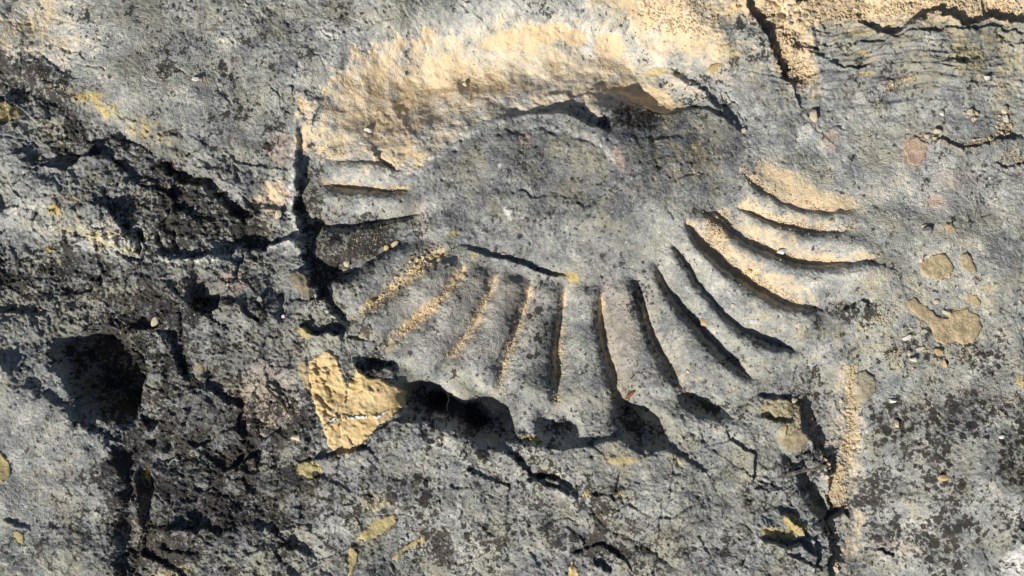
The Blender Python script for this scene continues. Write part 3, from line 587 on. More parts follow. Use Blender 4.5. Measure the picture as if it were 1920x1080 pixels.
# -------- cut the one continuous surface into the rock masses and the parts of the fossil
cxs = (ax[1:] + ax[:-1]) / 2; cys = (ay[1:] + ay[:-1]) / 2
CXW = (WX[1:, 1:] + WX[:-1, :-1]) / 2; CYW = (WY[1:, 1:] + WY[:-1, :-1]) / 2
CSX = (SX[1:, 1:] + SX[:-1, :-1]) / 2; CSY = (SY[1:, 1:] + SY[:-1, :-1]) / 2
lab = np.zeros(CXW.shape, np.int16)
BIG = 3000
blocks = [
 ('bedrock', 'pale grey rock of the middle right with buff stones set in it', 0),
 ('bedrock', 'light grey weathered rock filling the upper left corner', [(-BIG, 95), (10, 120), (60, 160), (130, 190), (210, 222), (262, 268), (300, 296), (360, 322), (420, 350), (470, 372), (552, 380), (556, 300), (566, 190), (572, 100), (600, 40), (640, -BIG), (-BIG, -BIG)]),
 ('bedrock', 'dark crusted rock ridge on the left with three short slots', [(-BIG, 95), (10, 120), (60, 160), (130, 190), (210, 222), (262, 268), (300, 296), (360, 322), (420, 350), (470, 372), (552, 380), (556, 450), (475, 468), (400, 484), (330, 484), (200, 520), (120, 560), (-BIG, 600)]),
 ('bedrock', 'smooth grey swelling of rock in the lower left corner beside the dark crevice', [(-BIG, 600), (120, 600), (200, 700), (240, 780), (232, 830), (240, 890), (240, 960), (245, BIG), (-BIG, BIG)]),
 ('bedrock', 'dark blotchy rock between the left crevice and the yellow stone', [(-BIG, 600), (120, 560), (200, 520), (330, 484), (400, 484), (475, 468), (556, 450), (562, 470), (584, 530), (625, 590), (680, 640), (760, 770), (660, 860), (640, 960), (645, BIG), (245, BIG), (240, 960), (240, 890), (232, 830), (240, 780), (200, 700), (120, 600)]),
 ('bedrock', 'grey rock below the ribs, broken by a diagonal crack', [(760, 770), (830, 782), (880, 802), (930, 826), (975, 832), (1040, 838), (1100, 832), (1150, 820), (1200, 828), (1252, 838), (1380, 790), (1440, 725), (1490, 735), (1505, 790), (1530, 840), (1552, 880), (1556, 930), (1560, 1010), (1560, BIG), (645, BIG), (640, 960), (660, 860)]),
 ('bedrock', 'blue grey slab at the lower right dotted with round black lichens', [(1602, 680), (1660, 660), (1800, 650), (BIG, 640), (BIG, BIG), (1560, BIG), (1560, 985), (1600, 930), (1606, 880), (1600, 830), (1602, 760)]),
 ('bedrock', 'thinly layered grey rock in the top right corner under the sand', [(1482, 40), (1540, 50), (1600, 34), (1660, 66), (1740, 28), (1800, 42), (1900, 44), (BIG, 52), (BIG, 150), (1700, 160), (1560, 170), (1490, 190), (1480, 120)]),
 ('bedrock', 'sandy rock shoulder over the fossil, left of the gravelly gully', [(640, -BIG), (600, 40), (572, 100), (566, 190), (600, 180), (650, 110), (760, 60), (900, 40), (1050, 32), (1180, 50), (1262, 110), (1330, 178), (1395, 265), (1385, 310), (1480, 300), (1520, 215), (1466, 130), (1440, 80), (1412, 20), (1385, -BIG)]),
 ('bedrock', 'sand covered rock floor along the top right edge of the view', [(1385, -BIG), (1412, 20), (1440, 80), (1466, 130), (1500, 185), (1490, 190), (1480, 120), (1482, 40), (1540, 50), (1600, 34), (1660, 66), (1740, 28), (1800, 42), (1900, 44), (BIG, 52), (BIG, -BIG)]),
]
for k, (_, _, poly) in enumerate(blocks):
    if poly: lab[inpoly(poly, CXW, CYW)] = k
NB = len(blocks)
lab[inpoly(trough, CSX, CSY)] = NB; lab[inpoly(disc, CSX, CSY)] = NB + 1
ribs = []
for k in range(len(CL) - 1):
    if k == 13:                       # the fan opens here: the broad strip takes in the sandy foot
        a = CL[13]; c = [(1330, 400)] + CL[14]
    elif k == 14: a = [(1330, 400)] + CL[14]; c = CL[15]
    else: a, c = CL[k], CL[k + 1]
    lab[inpoly(list(map(tuple, smooth(a))) + list(map(tuple, smooth(c)))[::-1], CSX, CSY)] = NB + 2 + k
    ribs.append(k)
lo = CL[3] + CL[4][::-1]
# -------- meshes
def grid_mesh(name, mask):
    j, i = np.nonzero(mask); nx = len(ax)
    q = np.stack([j * nx + i, (j + 1) * nx + i, (j + 1) * nx + i + 1, j * nx + i + 1], 1)
    u, inv = np.unique(q.ravel(), return_inverse=True)
    me = bpy.data.meshes.new(name); n = len(u); f = len(q)
    co = np.empty((n, 3), np.float32); co[:, 0] = (X.ravel()[u] - 960) * S; co[:, 1] = (540 - Y.ravel()[u]) * S; co[:, 2] = H.ravel()[u] * S
    me.vertices.add(n); me.vertices.foreach_set('co', co.ravel())
    me.loops.add(f * 4); me.loops.foreach_set('vertex_index', inv.astype(np.int32).ravel())
    me.polygons.add(f); me.polygons.foreach_set('loop_start', np.arange(0, f * 4, 4, dtype=np.int32))
    me.polygons.foreach_set('use_smooth', np.ones(f, bool))
    me.update(calc_edges=True)
    for nm, ch in (('cover', (dust, yellow, white, pink)), ('crust_shade', (dark, brown, tone, tone))):
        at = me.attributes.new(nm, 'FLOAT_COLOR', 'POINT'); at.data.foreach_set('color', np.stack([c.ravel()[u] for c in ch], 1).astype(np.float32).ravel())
    me.materials.append(ROCK)
    return me
for k, (nm, lb, _) in enumerate(blocks):
    o = link(nm, grid_mesh(nm, lab == k)); tag(o, lb, 'rock', None, 'structure')
foss = empty('ammonite_fossil', 1060, 420, -60)
tag(foss, 'large ribbed ammonite fossil sunk in the rock, ribs fanned round a dark centre', 'fossil')
o = link('outer_whorl', grid_mesh('outer_whorl', lab == NB), foss); o['label'] = 'smooth sandy orange hollow arching over the centre'
o = link('inner_whorl', grid_mesh('inner_whorl', lab == NB + 1), foss); o['label'] = 'dark grey worn boss in the centre'
for k in ribs:
    m_ = lab == NB + 2 + k
    if m_.sum() > 40: link('rib', grid_mesh('rib', m_), foss)
# body of rock under everything, so that the outcrop is solid from the side too
me = bpy.data.meshes.new('rock_base'); zb = -260
x0, x1, y0, y1 = ax[0], ax[-1], ay[0], ay[-1]
nx, ny = len(ax), len(ay)
ring = [(0, i) for i in range(nx)] + [(j, nx - 1) for j in range(1, ny)] + [(ny - 1, i) for i in range(nx - 2, -1, -1)] + [(j, 0) for j in range(ny - 2, 0, -1)]
vs = [P(X[j, i], Y[j, i], H[j, i] - .5) for j, i in ring] + [P(X[j, i], Y[j, i], zb) for j, i in ring]; n = len(ring)
me.from_pydata(vs, [], [(a, a + n, (a + 1) % n + n, (a + 1) % n) for a in range(n)] + [tuple(range(n, 2 * n))])
me.materials.append(GREYP); tag(link('bedrock', me), 'sides and underside of the rock outcrop, outside the view', 'rock', None, 'structure')

# -------- flat stones set in the surface: a fine slab with its own broken edge
def slab(name, poly, mat, rise, label, cat, group=None, step=2.6, parent=None, tilt=(0, 0), rgh=1.0, seed=0, loc=None, edge=5, cuts=()):
    p = np.array(poly, float); cx, cy = p.mean(0)
    gx = np.arange(p[:, 0].min() - 8, p[:, 0].max() + 8, step); gy = np.arange(p[:, 1].min() - 8, p[:, 1].max() + 8, step)
    xx, yy = np.meshgrid(gx, gy); wx = xx + 7 * fbm(xx, yy, 18, 4, 300 + seed, .65); wy = yy + 7 * fbm(xx, yy, 18, 4, 310 + seed, .65)
    ins = inpoly([tuple(q) for q in p], wx, wy)
    dd = np.full(xx.shape, 1e9)
    for k in range(len(p)):
        a, b_ = p[k], p[(k + 1) % len(p)]; d_ = b_ - a; l2 = (d_ ** 2).sum()
        t_ = np.clip(((wx - a[0]) * d_[0] + (wy - a[1]) * d_[1]) / l2, 0, 1)
        dd = np.minimum(dd, np.hypot(wx - a[0] - t_ * d_[0], wy - a[1] - t_ * d_[1]))
    base = sample(H, xx, yy); m0 = base[ins].mean() if ins.any() else 0
    sm = .55 * base + .45 * m0
    top = np.maximum(base, sm) + rise * sst(0, edge, dd) + .6
    top += rgh * (4 * fbm(xx, yy, 34, 3, 320 + seed) + 1.7 * facets(xx + 5 * fbm(xx, yy, 12, 3, 341), yy + 5 * fbm(xx, yy, 12, 3, 342), 20, 343 + seed) + 1.3 * fbm(xx, yy, 5, 3, 330 + seed, .6)) + tilt[0] * (xx - cx) + tilt[1] * (yy - cy)
    for cpts in cuts:
        cp = smooth(cpts)
        dc = np.full(xx.shape, 1e9)
        for k in range(len(cp) - 1):
            d_ = cp[k + 1] - cp[k]; t_ = np.clip(((wx - cp[k][0]) * d_[0] + (wy - cp[k][1]) * d_[1]) / (d_ @ d_ + 1e-9), 0, 1); dc = np.minimum(dc, np.hypot(wx - cp[k][0] - t_ * d_[0], wy - cp[k][1] - t_ * d_[1]))
        top -= 7 * np.exp(-(dc / 1.7) ** 2)
    zz = np.where(ins, np.maximum(top, base + .8), base - 7)
    keep = np.zeros(xx.shape, bool); keep[:-1, :-1] = ins[:-1, :-1] | ins[1:, :-1] | ins[:-1, 1:] | ins[1:, 1:]
    j, i = np.nonzero(keep); j = np.minimum(j, len(gy) - 2); i = np.minimum(i, len(gx) - 2); n_ = len(gx)
    q = np.stack([j * n_ + i, (j + 1) * n_ + i, (j + 1) * n_ + i + 1, j * n_ + i + 1], 1); u, inv = np.unique(q.ravel(), return_inverse=True)
    ox, oy, oh = loc if loc else (cx, cy, m0)
    co = np.stack([(xx.ravel()[u] - ox) * S, (oy - yy.ravel()[u]) * S, (zz.ravel()[u] - oh) * S], 1)
    me = bpy.data.meshes.new(name); me.from_pydata(co.tolist(), [], inv.reshape(-1, 4).tolist()); me.shade_smooth(); me.materials.append(mat)
    o = bpy.data.objects.new(name, me); C.objects.link(o)
    if parent is None: o.location = P(ox, oy, oh)
    else: o.parent = parent
    if label: tag(o, label, cat, group)
    return o, (ox, oy, oh)
heart = [(600, 662), (618, 656), (632, 668), (642, 690), (650, 712), (654, 724), (664, 704), (670, 690), (690, 706), (715, 706), (735, 720), (760, 736), (758, 760), (735, 780), (710, 800), (690, 820), (668, 845), (636, 856), (616, 834), (608, 800), (594, 770), (586, 735), (580, 695), (586, 674)]
ht = empty('yellow_stone', 665, 755, float(sample(H, 665, 755))); hl = (665, 755, float(sample(H, 665, 755)))
tag(ht, 'large bright yellow heart shaped stone plate with a white vein, left of the black scallops', 'stone')
slab('plate', heart, YSTONE, 2.5, None, None, parent=ht, loc=hl, step=1.6, seed=1, rgh=.16, cuts=[[(666, 698), (661, 720), (654, 730), (648, 752)], [(582, 670), (583, 690), (584, 720), (590, 745)], [(588, 672), (600, 690), (620, 700)]])
for pl in ([(618, 790), (634, 780), (640, 784), (622, 796)], [(648, 780), (672, 777), (694, 776), (690, 783), (660, 784)], [(700, 778), (728, 768), (732, 773), (706, 784)], [(742, 766), (760, 760), (760, 764), (744, 770)]):
    slab('white_vein', [(a, b_) for a, b_ in pl], CALC, 5.2, None, None, parent=ht, loc=hl, step=1.1, seed=1, rgh=.25, edge=1.2)
st = [
 ([(560, 675), (578, 668), (580, 700), (585, 730), (570, 725), (562, 700)], BSTONE, 3, 'narrow buff sliver along the left edge of the yellow stone'),
 ([(556, 868), (580, 862), (604, 872), (606, 888), (585, 896), (560, 884)], OSTONE, 2, 'small olive yellow patch of stone just below the yellow heart shaped stone'),
 ([(1782, 582), (1808, 577), (1834, 594), (1838, 612), (1828, 640), (1806, 648), (1786, 640), (1770, 648), (1748, 640), (1740, 612), (1700, 580), (1690, 568), (1710, 556), (1732, 572), (1752, 590), (1770, 596)], BSTONE, 3, 'largest buff stone patch on the right, with a long arm to the upper left'),
 ([(1712, 498), (1740, 478), (1762, 474), (1784, 500), (1778, 522), (1750, 524), (1722, 516)], BSTONE, 2, 'oval buff stone patch above the largest one on the right'),
 ([(1792, 478), (1806, 472), (1822, 490), (1826, 508), (1808, 514), (1796, 500)], BSTONE, 2, 'small buff stone to the right of the oval buff patch'),
 ([(1762, 420), (1776, 414), (1788, 428), (1784, 440), (1766, 440)], BSTONE, 2, 'little orange buff stone beside the square grey chip on the right'),
 ([(1806, 548), (1826, 552), (1836, 570), (1830, 578), (1808, 562)], BSTONE, 1.5, 'thin buff stone above the right end of the largest buff patch'),
 ([(1698, 262), (1716, 256), (1738, 268), (1736, 290), (1720, 314), (1698, 310), (1694, 288)], stone_material('pinkish_stone', (.47, .36, .25), (.43, .31, .24), (.52, .42, .32), 90, .8), 2, 'squarish pinkish buff stone set in the upper right rock'),
 ([(-10, 196), (14, 192), (36, 200), (50, 212), (44, 224), (20, 232), (-10, 234)], OSTONE, 4, 'olive yellow stone at the left edge in the upper part'),
 ([(-10, 836), (12, 840), (30, 858), (34, 884), (18, 900), (-10, 904)], OSTONE, 3, 'olive yellow stone at the left edge in the lower part'),
 ([(668, 1010), (690, 985), (722, 965), (744, 962), (742, 985), (720, 1000), (690, 1016)], OSTONE, 2, 'pale olive stone flush in the lower middle rock'),
 ([(730, 1050), (752, 1030), (784, 1010), (790, 1018), (764, 1034), (740, 1052)], OSTONE, 2.5, 'long thin yellowish splinter stone in the lower middle rock'),
 ([(788, 1006), (796, 1000), (798, 1018), (790, 1034), (786, 1024)], BSTONE, 3, 'short upright buff splinter at the end of the long yellowish one'),
 ([(1064, 1064), (1072, 1050), (1084, 1068), (1090, 1095), (1066, 1095)], YSTONE, 4, 'yellow pointed stone at the bottom edge in the middle'),
 ([(650, 1030), (660, 1022), (672, 1040), (664, 1070), (652, 1090)], OSTONE, 2.5, 'upright yellowish stone at the bottom edge, left of middle'),
 ([(545, 512), (562, 505), (580, 520), (586, 545), (586, 566), (574, 560), (560, 545), (545, 530)], stone_material('brown_mottled_stone', (.27, .23, .16), (.20, .17, .13), (.40, .33, .2), 90, .9), 6, 'brown knobbly stone at the foot of the vertical step left of the ribs'),
 ([(362, 685), (375, 676), (390, 680), (392, 695), (380, 712), (366, 708)], stone_material('olive_brown_stone', (.30, .26, .19), (.22, .20, .16), (.36, .31, .2), 90, .8), 5, 'round brownish stone to the right of the deep black hollow'),
 ([(562, 618), (575, 612), (588, 622), (586, 634), (568, 634)], OSTONE, 4, 'small round yellow stone beside the black nook over the yellow heart shaped stone'),
 ([(34, 990), (46, 986), (58, 998), (54, 1018), (44, 1006)], OSTONE, 3, 'small pale stone in the dark rock at the bottom left'),
 ([(1480, 812), (1498, 800), (1516, 820), (1500, 848), (1470, 845), (1464, 826)], stone_material('dusty_brown_stone', (.33, .27, .17), (.27, .22, .15), (.40, .34, .23), 90, .9), 4, 'brownish ledge stone left of the crumb filled fracture'),
 ([(1602, 700), (1622, 694), (1640, 706), (1644, 730), (1628, 752), (1606, 756), (1600, 730)], stone_material('grey_buff_stone', (.36, .31, .21), (.30, .27, .2), (.42, .37, .26), 90, .7), 5, 'grey buff stone at the right side of the upper end of the fracture'),
]
for k, (pl, mt, rs, lb) in enumerate(st): slab('embedded_stone', pl, mt, rs * .35, lb, 'stone', 'stones set flush in the rock', seed=k + 2)

# -------- loose pebbles: angular, each resting on the rock
ICO = None
def ico(sub):
    import bmesh
    bm = bmesh.new(); bmesh.ops.create_icosphere(bm, subdivisions=sub, radius=1); v = np.array([tuple(q.co) for q in bm.verts]); f = [tuple(q.index for q in t_.verts) for t_ in bm.faces]; bm.free(); return v, np.array(f)
I1, I2 = ico(1), ico(2)
def pebble_mesh(name, seed, mat, sub=2, ang=.34):
    r = np.random.RandomState(seed); v, f = (I2 if sub == 2 else I1); v = v.copy()
    for _ in range(13):                      # planes knocked off a round stone
        n_ = r.normal(size=3); n_ /= np.linalg.norm(n_); c = r.uniform(.42, .85); d_ = v @ n_; v -= np.maximum(d_ - c, 0)[:, None] * n_
    v *= 1 + r.uniform(-.06, .06, (len(v), 1)); me = bpy.data.meshes.new(name); me.from_pydata(v.tolist(), [], f.tolist()); me.materials.append(mat); return me
def pebble(name, x, y, a, b_, rot, mat, label, cat='pebble', group=None, hh=.62, seed=None, mesh=None):
    if not mesh: a *= 1.22; b_ *= 1.22
    me = mesh or pebble_mesh(name, seed if seed is not None else int(x * 7 + y), mat)
    o = bpy.data.objects.new(name, me); C.objects.link(o); h = hh * min(a, b_)
    o.location = P(x, y, float(sample(H, x, y)) + h * .62); o.scale = (a * S, b_ * S, h * 1.15 * S); o.rotation_euler = (0, 0, math.radians(rot)); tag(o, label, cat, group); return o
PB = [  # x, y, half length, half width, turn, material, label
 (560, 818, 12, 8, 20, PALE, 'pale chunky pebble with a round shadow, lower left of the yellow heart shaped stone'),
 (1732, 434, 12, 10, 0, GREYP, 'squarish grey stone chip lying alone on the right rock'),
 (1727, 424, 6, 3, 10, PALE, 'tiny flat chip touching the top of the squarish grey chip'),
 (738, 458, 9, 7, 35, PALE, 'larger pale pebble on the dark left rib'),
 (725, 464, 6, 5, 10, TANP, 'tan pebble lying against the larger pale pebble on the dark left rib'),
 (650, 494, 6, 7, 80, PALE, 'pale pebble at the left end of the cleft beside the step'),
 (648, 508, 7, 5, 10, PALE, 'flat pebble just under the pale pebble at the left end of the cleft'),
 (694, 567, 10, 7, -20, TANP, 'rounded tan pebble low in the sandy cleft on the left'),
 (520, 402, 8, 11, -25, PALE, 'pale oval pebble in the tan hollow left of the vertical step'),
 (1412, 603, 7, 6, 0, WHITEP, 'white pebble on the broad right rib under the brown lump of rock'),
 (1321, 605, 8, 7, -30, TANP, 'orange tan pebble beside the long black cleft'),
 (1397, 680, 8, 6, 10, PALE, 'cream pebble on the edge of the widest black cleft'),
 (1374, 573, 5, 5, 0, PALE, 'small cream pebble on the rib above the long black cleft'),
 (1290, 697, 4, 5, 0, PALE, 'small pale pebble between the two lower right ribs'),
 (1466, 471, 10, 7, 20, WHITEP, 'whitish pebble in the thin sandy cleft on the right'),
 (1555, 417, 8, 5, 30, PALE, 'pale flat chip in the sandy hollow at the far end of the upper right ribs'),
 (1406, 508, 7, 6, 0, TANP, 'round tan pebble in the crumb filled cleft on the right'),
 (1340, 124, 14, 8, 30, TANP, 'long cream pebble on the rock shoulder at the upper middle right'),
 (1380, 125, 5, 4, 0, GREYP, 'small grey pebble right of the long cream one'),
 (1845, 149, 7, 7, 0, WHITEP, 'round white pebble in the upper right rock'),
 (1762, 213, 6, 6, 0, WHITEP, 'white pebble with a dark rim right of the buff hollow'),
 (1883, 206, 8, 7, 0, PALE, 'upper cream pebble in the right hand string of crumbs'),
 (1884, 224, 6, 7, 0, WHITEP, 'whitish pebble below the upper cream one in the right hand string'),
 (1753, 247, 9, 7, -25, PALE, 'cream pebble at the left end of the curved line of crumbs'),
 (1738, 255, 7, 5, 0, PALE, 'small cream pebble next to the left end of the curved crumb line'),
 (1816, 213, 8, 6, 40, PALE, 'cream pebble in the small cluster on the upper right rock'),
 (1825, 222, 6, 5, 0, PALE, 'second cream pebble in the small cluster, lower right of the first'),
 (1528, 215, 8, 12, 10, PALE, 'upright cream pebble at the foot of the gully in the upper right'),
 (1697, 631, 9, 6, 25, WHITEP, 'white wedge shaped chip left of the largest buff patch'),
 (1770, 585, 8, 5, -25, PALE, 'cream chip lying against the largest buff patch'),
 (1752, 565, 6, 4, 0, PALE, 'small cream chip above the chip on the largest buff patch'),
 (1718, 653, 10, 4, 12, PALE, 'thin pale chip lying flat below the white wedge shaped chip'),
 (1700, 661, 6, 5, 0, PALE, 'pale pebble left of the thin flat chip'),
 (1708, 673, 9, 6, -15, WHITEP, 'pale double pebble under the thin flat chip'),
 (1756, 658, 9, 7, 20, TANP, 'tan pebble below the largest buff patch'),
 (1768, 682, 5, 8, 0, TANP, 'small oval tan pebble above the dotted slab'),
 (1672, 751, 8, 5, 15, WHITEP, 'bright white chip near the top of the dotted slab'),
 (1606, 731, 8, 8, 0, PALE, 'cream pebble wedged at the upper end of the fracture'),
 (1578, 752, 4, 5, 0, PALE, 'small cream pebble left of the fracture near its upper end'),
 (1521, 788, 6, 6, 0, TANP, 'round tan pebble on the left rim of the fracture'),
 (1489, 751, 5, 7, -20, PALE, 'cream pebble at the head of the thin left crack'),
 (1679, 794, 6, 8, 0, PALE, 'cream pebble among the black lichens on the dotted slab'),
 (1870, 817, 7, 4, 10, WHITEP, 'white chip at the right side of the dotted slab'),
 (1842, 822, 6, 6, 0, GREYP, 'round grey pebble left of the white chip on the dotted slab'),
 (1760, 892, 9, 7, 0, TANP, 'tan crumb alone in the middle of the dotted slab'),
 (1571, 1070, 6, 7, 0, PALE, 'cream pebble at the bottom edge in the right hand crack'),
 (1507, 1051, 6, 4, 0, TANP, 'small yellow pebble in the black nook at the bottom right'),
 (1509, 992, 8, 7, 20, TANP, 'yellow pebble on the ledge above the black nook at the bottom right'),
 (372, 152, 7, 5, 0, WHITEP, 'white pebble in the upper left rock'),
 (544, 170, 6, 7, 30, GREYP, 'grey pebble beside a round black hole near the upper left step'),
 (688, 241, 8, 6, 10, WHITEP, 'whitish pebble in the left end of the orange hollow'),
 (617, 281, 8, 7, 30, PALE, 'cream pebble in the crumbs above the left ribs'),
 (870, 152, 5, 5, 0, PALE, 'small cream pebble in the orange hollow'),
 (941, 476, 6, 4, 0, PALE, 'small pale pebble on the lip of the short black ledge over the ribs'),
 (103, 425, 5, 3, 10, WHITEP, 'tiny bright white chip on the left ridge'),
 (491, 559, 6, 6, 0, GREYP, 'round grey pebble right of the tooth shaped hollow'),
 (535, 593, 4, 4, 0, WHITEP, 'tiny pale pebble in a small black hole above the yellow heart shaped stone'),
 (296, 602, 10, 6, 60, PALE, 'small yellowish pebble above the deep black hollow'),
 (1395, 15 + 230, 5, 5, 0, PALE, 'small pale pebble in the dark groove right of the centre'),
 (958, 398, 9, 5, 55, WHITEP, 'white fleck of stone in the middle of the dark centre'),
]
for q in PB: pebble('pebble', *q[:6], q[6], 'pebble', 'loose pebbles on the rock')

# crumbs that can be told apart in the gravelly gully and fracture, copies of a few shapes
protos = [pebble_mesh('gravel_stone', 900 + k, [PALE, GRIT, BSTONE, GRIT, PALE, GREYP][k]) for k in range(6)]
def strew(n, polys, rmin, rmax, label, group, cat='pebble'):
    done = []; guard = 0; made = []
    while len(done) < n and guard < n * 60:
        guard += 1; pl = random.choice(polys)
        x = random.uniform(min(p[0] for p in pl), max(p[0] for p in pl)); y = random.uniform(min(p[1] for p in pl), max(p[1] for p in pl))
        if not inpoly(pl, np.array([x]), np.array([y]))[0]: continue
        r = random.uniform(rmin, rmax)
        if any((x - u) ** 2 + (y - v) ** 2 < (.8 * (r + s_)) ** 2 for u, v, s_ in done): continue
        done.append((x, y, r))
        pi = random.randrange(6); tint = ['cream', 'mottled tan', 'buff', 'mottled tan', 'cream', 'dull grey'][pi]
        made.append(pebble('gravel_stone', x, y, r, r * random.uniform(.65, .95), random.uniform(0, 180), None, tint + ' ' + label, cat, group, mesh=protos[pi], hh=.6))
    return made
strew(60, [[(1425, 2), (1495, 0), (1530, 20), (1500, 40), (1476, 60), (1476, 130), (1462, 118), (1440, 60)], [(1500, 0), (1620, 0), (1600, 26), (1520, 36)]], 4, 8, 'angular crumb of stone in the sandy gully at the top right', 'crumbs in the top gully')
bigger = strew(4, [[(1430, 0), (1500, 0), (1490, 40), (1440, 40)]], 9, 13, 'bigger stone among the crumbs at the head of the top gully', 'bigger stones in the top gully')
strew(56, [[(1552, 870), (1585, 868), (1596, 900), (1590, 945), (1570, 962), (1560, 930)], [(1590, 700), (1606, 700), (1606, 860), (1592, 860)]], 3.5, 6.5, 'crumb of stone in the fracture at the lower right', 'crumbs in the lower right fracture')
strew(26, [[(770, 480), (812, 474), (826, 486), (790, 512), (765, 510)], [(740, 512), (768, 500), (772, 518), (745, 535)]], 3.5, 6.5, 'crumb piled at the head of the sandy cleft on the left', 'crumbs heaped in the left cleft')
strew(22, [[(1870, 215), (1895, 215), (1895, 250), (1866, 258)], [(1800, 205), (1830, 210), (1830, 228), (1806, 222)]], 3.5, 6, 'crumb in the loose strings of crumbs on the upper right rock', 'crumbs on the upper right rock')
strew(20, [[(1655, 158), (1715, 136), (1722, 148), (1680, 166), (1655, 168)], [(1740, 255), (1800, 268), (1880, 248), (1880, 258), (1810, 280), (1745, 262)]], 3.2, 5.5, 'crumb resting in the long buff hollows on the upper right rock', 'crumbs in the upper right hollows')

for o, wh in zip(sorted(bigger, key=lambda q: q.location.x), ('leftmost', 'second from the left', 'second from the right', 'rightmost')):
    o['label'] = o['label'].split(' bigger')[0] + ' stone, ' + wh + ' of four bigger ones heading the top gully'
# finer grit, past counting: one mesh
def grit(lines, name, label, mat, areas=(), seed=1, rlo=.7, rhi=2.7):
    r = np.random.RandomState(seed); pts = []
    for pl, wd, n_ in lines:
        p = smooth(pl); sg = np.hypot(*(p[1:] - p[:-1]).T); cum = np.concatenate([[0], np.cumsum(sg)])
        t_ = r.uniform(0, cum[-1], n_); px = np.interp(t_, cum, p[:, 0]); py = np.interp(t_, cum, p[:, 1])
        pts.append(np.stack([px + r.normal(0, wd, n_), py + r.normal(0, wd, n_)], 1))
    for x, y, rx, ry, rot, n_ in areas:
        a_ = r.normal(0, .5, (n_, 2)) * (rx, ry); c, s_ = math.cos(math.radians(rot)), math.sin(math.radians(rot))
        pts.append(np.stack([x + a_[:, 0] * c - a_[:, 1] * s_, y + a_[:, 0] * s_ + a_[:, 1] * c], 1))
    pts = np.vstack(pts); pts = np.vstack([pts, pts + r.normal(0, 2.5, pts.shape)]); n_ = len(pts); v, f = I1; v = v[:12] if len(v) == 12 else v
    rad = .85 * (rlo + (rhi - rlo) * r.rand(n_) ** 3); z = sample(H, pts[:, 0], pts[:, 1]) + rad * .35
    jit = 1 + r.uniform(-.3, .3, (n_, len(v), 1)); ang = r.uniform(0, 6.28, n_); ca, sa_ = np.cos(ang)[:, None], np.sin(ang)[:, None]
    V = v[None] * jit * (1, .8, .7); xr = V[..., 0] * ca - V[..., 1] * sa_; yr = V[..., 0] * sa_ + V[..., 1] * ca
    W = np.stack([(pts[:, :1] + xr * rad[:, None] - 960) * S, (540 - pts[:, 1:] - yr * rad[:, None]) * S, (z[:, None] + V[..., 2] * rad[:, None]) * S], 2)
    F = (f[None] + (np.arange(n_) * len(v))[:, None, None]).reshape(-1, 3); me = bpy.data.meshes.new(name)
    me.vertices.add(n_ * len(v)); me.vertices.foreach_set('co', W.astype(np.float32).ravel()); me.loops.add(F.size); me.loops.foreach_set('vertex_index', F.astype(np.int32).ravel())
    me.polygons.add(len(F)); me.polygons.foreach_set('loop_start', np.arange(0, F.size, 3, dtype=np.int32)); me.update(calc_edges=True); me.materials.append(mat)
    return tag(link(name, me), label, 'grit', None, 'stuff')
cl = lambda k, dx=0, dy=0, a=0, b_=None: [(x + dx, y + dy) for x, y in CL[k][a:b_]]  # a stretch of one cleft
ib = len(I1[0])
grit([(cl(4), 5, 220), (cl(5, 0, 0, 1, 4), 4, 190), (cl(6, 0, 0, 1, 4), 4, 90), (cl(7, 3, 0, 1, 5), 4, 150), (cl(8, 3, 0, 2, 5), 4, 150), (cl(9, 4, 0, 1), 4, 90), (cl(10, 3, 0, 1), 4, 70),
      (cl(13, 8, -10, 1, 5), 6, 330), (cl(14, 3, -5, 0, 4), 4, 130), (cl(15, 4, -7, 1, 5), 6, 200), (cl(16, 4, -6, 0, 4), 6, 160), ([(920, 478), (1000, 488)], 3, 30), (cl(1, 0, -3), 4, 60)],
     'sand_grit', 'fine tan grit lying in the clefts between the ribs', GRIT, [(1345, 425, 26, 34, 0, 260), (790, 490, 40, 16, -30, 120), (620, 283, 24, 14, 10, 110), (735, 230, 60, 40, 0, 40), (870, 145, 60, 30, 0, 60)], 3)
grit([([(1440, 20), (1470, 90), (1500, 150)], 12, 700), ([(1500, 15), (1620, 14)], 14, 700), ([(1640, 20), (1780, 10), (1920, 24)], 9, 420), ([(1330, 20), (1290, 20)], 30, 120), ([(1200, 10), (1300, 50)], 18, 260)],
     'sand_grit', 'loose buff grit over the sandy ground along the top right', GRIT, [], 4, 1.2, 3.4)
grit([([(1598, 690), (1600, 780), (1596, 860)], 6, 420), ([(1500, 745), (1530, 820), (1548, 862)], 3.5, 160), ([(1575, 870), (1578, 950)], 9, 520), ([(1562, 980), (1566, 1080)], 6, 120)],
     'sand_grit', 'cream grit filling the fracture at the lower right', GRIT, [], 5, 1.2, 3.2)
grit([([(1660, 165), (1715, 145)], 6, 120), ([(1745, 258), (1810, 276), (1885, 250), (1890, 210)], 4, 260), ([(1865, 150), (1880, 190)], 6, 60), ([(1880, 290), (1920, 305)], 12, 120)],
     'sand_grit', 'pale grit caught in the hollows of the upper right rock', GRIT, [(1690, 660, 60, 40, 0, 60), (1800, 700, 120, 120, 0, 160), (1700, 540, 200, 160, 0, 120), (1880, 740, 40, 26, 0, 60), (1650, 600, 20, 12, 0, 40)], 6)
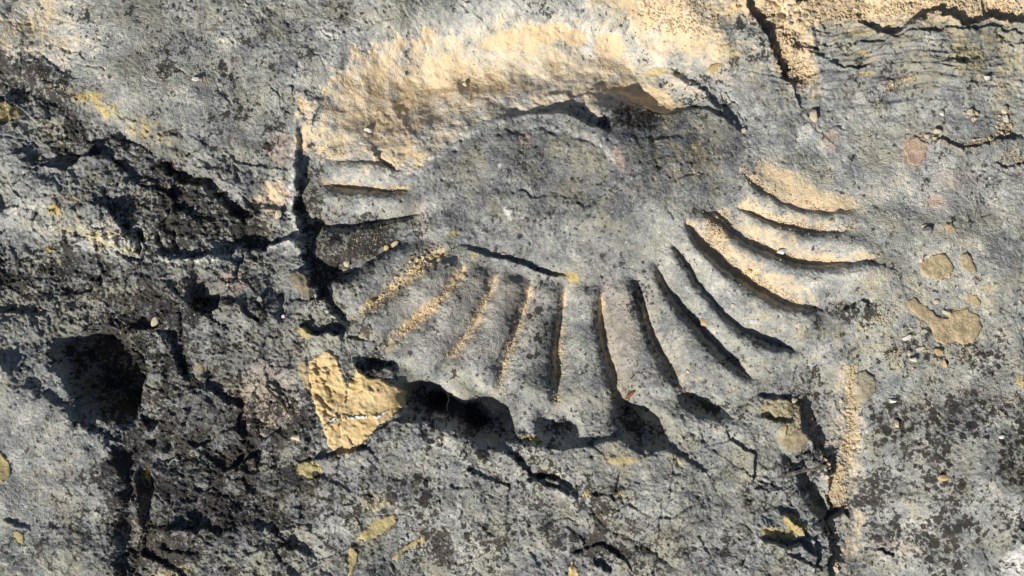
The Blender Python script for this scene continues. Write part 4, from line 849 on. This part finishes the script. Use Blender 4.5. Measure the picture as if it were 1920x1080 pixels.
grit([([(530, 165), (570, 200)], 8, 50), ([(370, 140), (395, 160)], 6, 50), ([(70, 140), (210, 222), (290, 285)], 5, 170)], 'sand_grit', 'scattered pale grit on the dark rocks of the left', GRIT,
     [(300, 200, 300, 200, 0, 120), (300, 600, 300, 200, 0, 150), (680, 450, 80, 30, -14, 70), (900, 930, 400, 140, 0, 120), (1050, 400, 300, 200, 0, 60), (615, 560, 26, 30, 0, 40)], 7, .9, 2.0)

# -------- twigs, scraps and a fibre
def stick(name, pts, r0, r1, mat, label, cat, flat=.6, lift=3.0, ends=True):
    p = smooth(pts, 5); n_ = len(p); vs, fs = [], []; z = np.array([float(sample(H, x, y)) for x, y in p])
    z = np.maximum(np.linspace(z[0], z[-1], n_), np.minimum(z, 200)) * .5 + z.max() * .5 if lift > 2.5 else z
    rr = random.Random(int(p[0][0]))
    for k in range(n_):
        t_ = k / (n_ - 1); r = (r0 + (r1 - r0) * t_) * (.35 + .65 * math.sin(math.pi * min(max(t_, .04), .96)) ** .35) * rr.uniform(.85, 1.15)
        d_ = p[min(k + 1, n_ - 1)] - p[max(k - 1, 0)]; d_ /= np.linalg.norm(d_); nx_, ny_ = -d_[1], d_[0]
        for a in range(7):
            an = a / 7 * 2 * math.pi; vs.append(P(p[k][0] + nx_ * r * math.cos(an), p[k][1] + ny_ * r * math.cos(an), z[k] + lift + r * flat * math.sin(an)))
    for k in range(n_ - 1):
        for a in range(7): fs.append((k * 7 + a, k * 7 + (a + 1) % 7, (k + 1) * 7 + (a + 1) % 7, (k + 1) * 7 + a))
    fs += [tuple(range(6, -1, -1)), tuple(range((n_ - 1) * 7, n_ * 7))]
    cx, cy = p.mean(0); o0 = Vector(P(cx, cy, z.mean())); me = bpy.data.meshes.new(name); me.from_pydata([tuple(Vector(v) - o0) for v in vs], [], fs); me.materials.append(mat)
    o = bpy.data.objects.new(name, me); C.objects.link(o); o.location = o0; return tag(o, label, cat)
stick('wood_splinter', [(1470, 891), (1500, 882), (1528, 878), (1552, 872)], 4, 3, WOODP, 'thin grey wood splinter bridging the black nook at the lower right', 'twig', .5, 6)
stick('twig', [(500, 722), (512, 736), (528, 752), (541, 771)], 2.6, 3.2, WOOD, 'short dark pointed twig on the pinkish rock left of the yellow stone', 'twig', .8, 3)
stick('leaf_scrap', [(1174, 749), (1182, 742), (1190, 735)], 4, 3, REDW, 'tiny reddish brown leaf scrap above a black scallop under the ribs', 'leaf', .3, 4)
stick('plant_fibre', [(836, 738), (840, 752), (836, 764), (838, 776)], .8, .7, FIBRE, 'thin pale curled fibre hanging over the leftmost black scallop', 'fibre', 1, 4)
stick('plant_fibre', [(320, 869), (328, 860), (340, 862)], .8, .8, FIBRE, 'thin bent pale fibre on the dark rock at the lower left', 'fibre', 1, 3)
stick('twig', [(643, 947), (655, 945), (668, 942)], 1.0, 1.0, WOOD, 'very thin dark stalk on the grey rock at the lower middle left', 'twig', 1, 2)
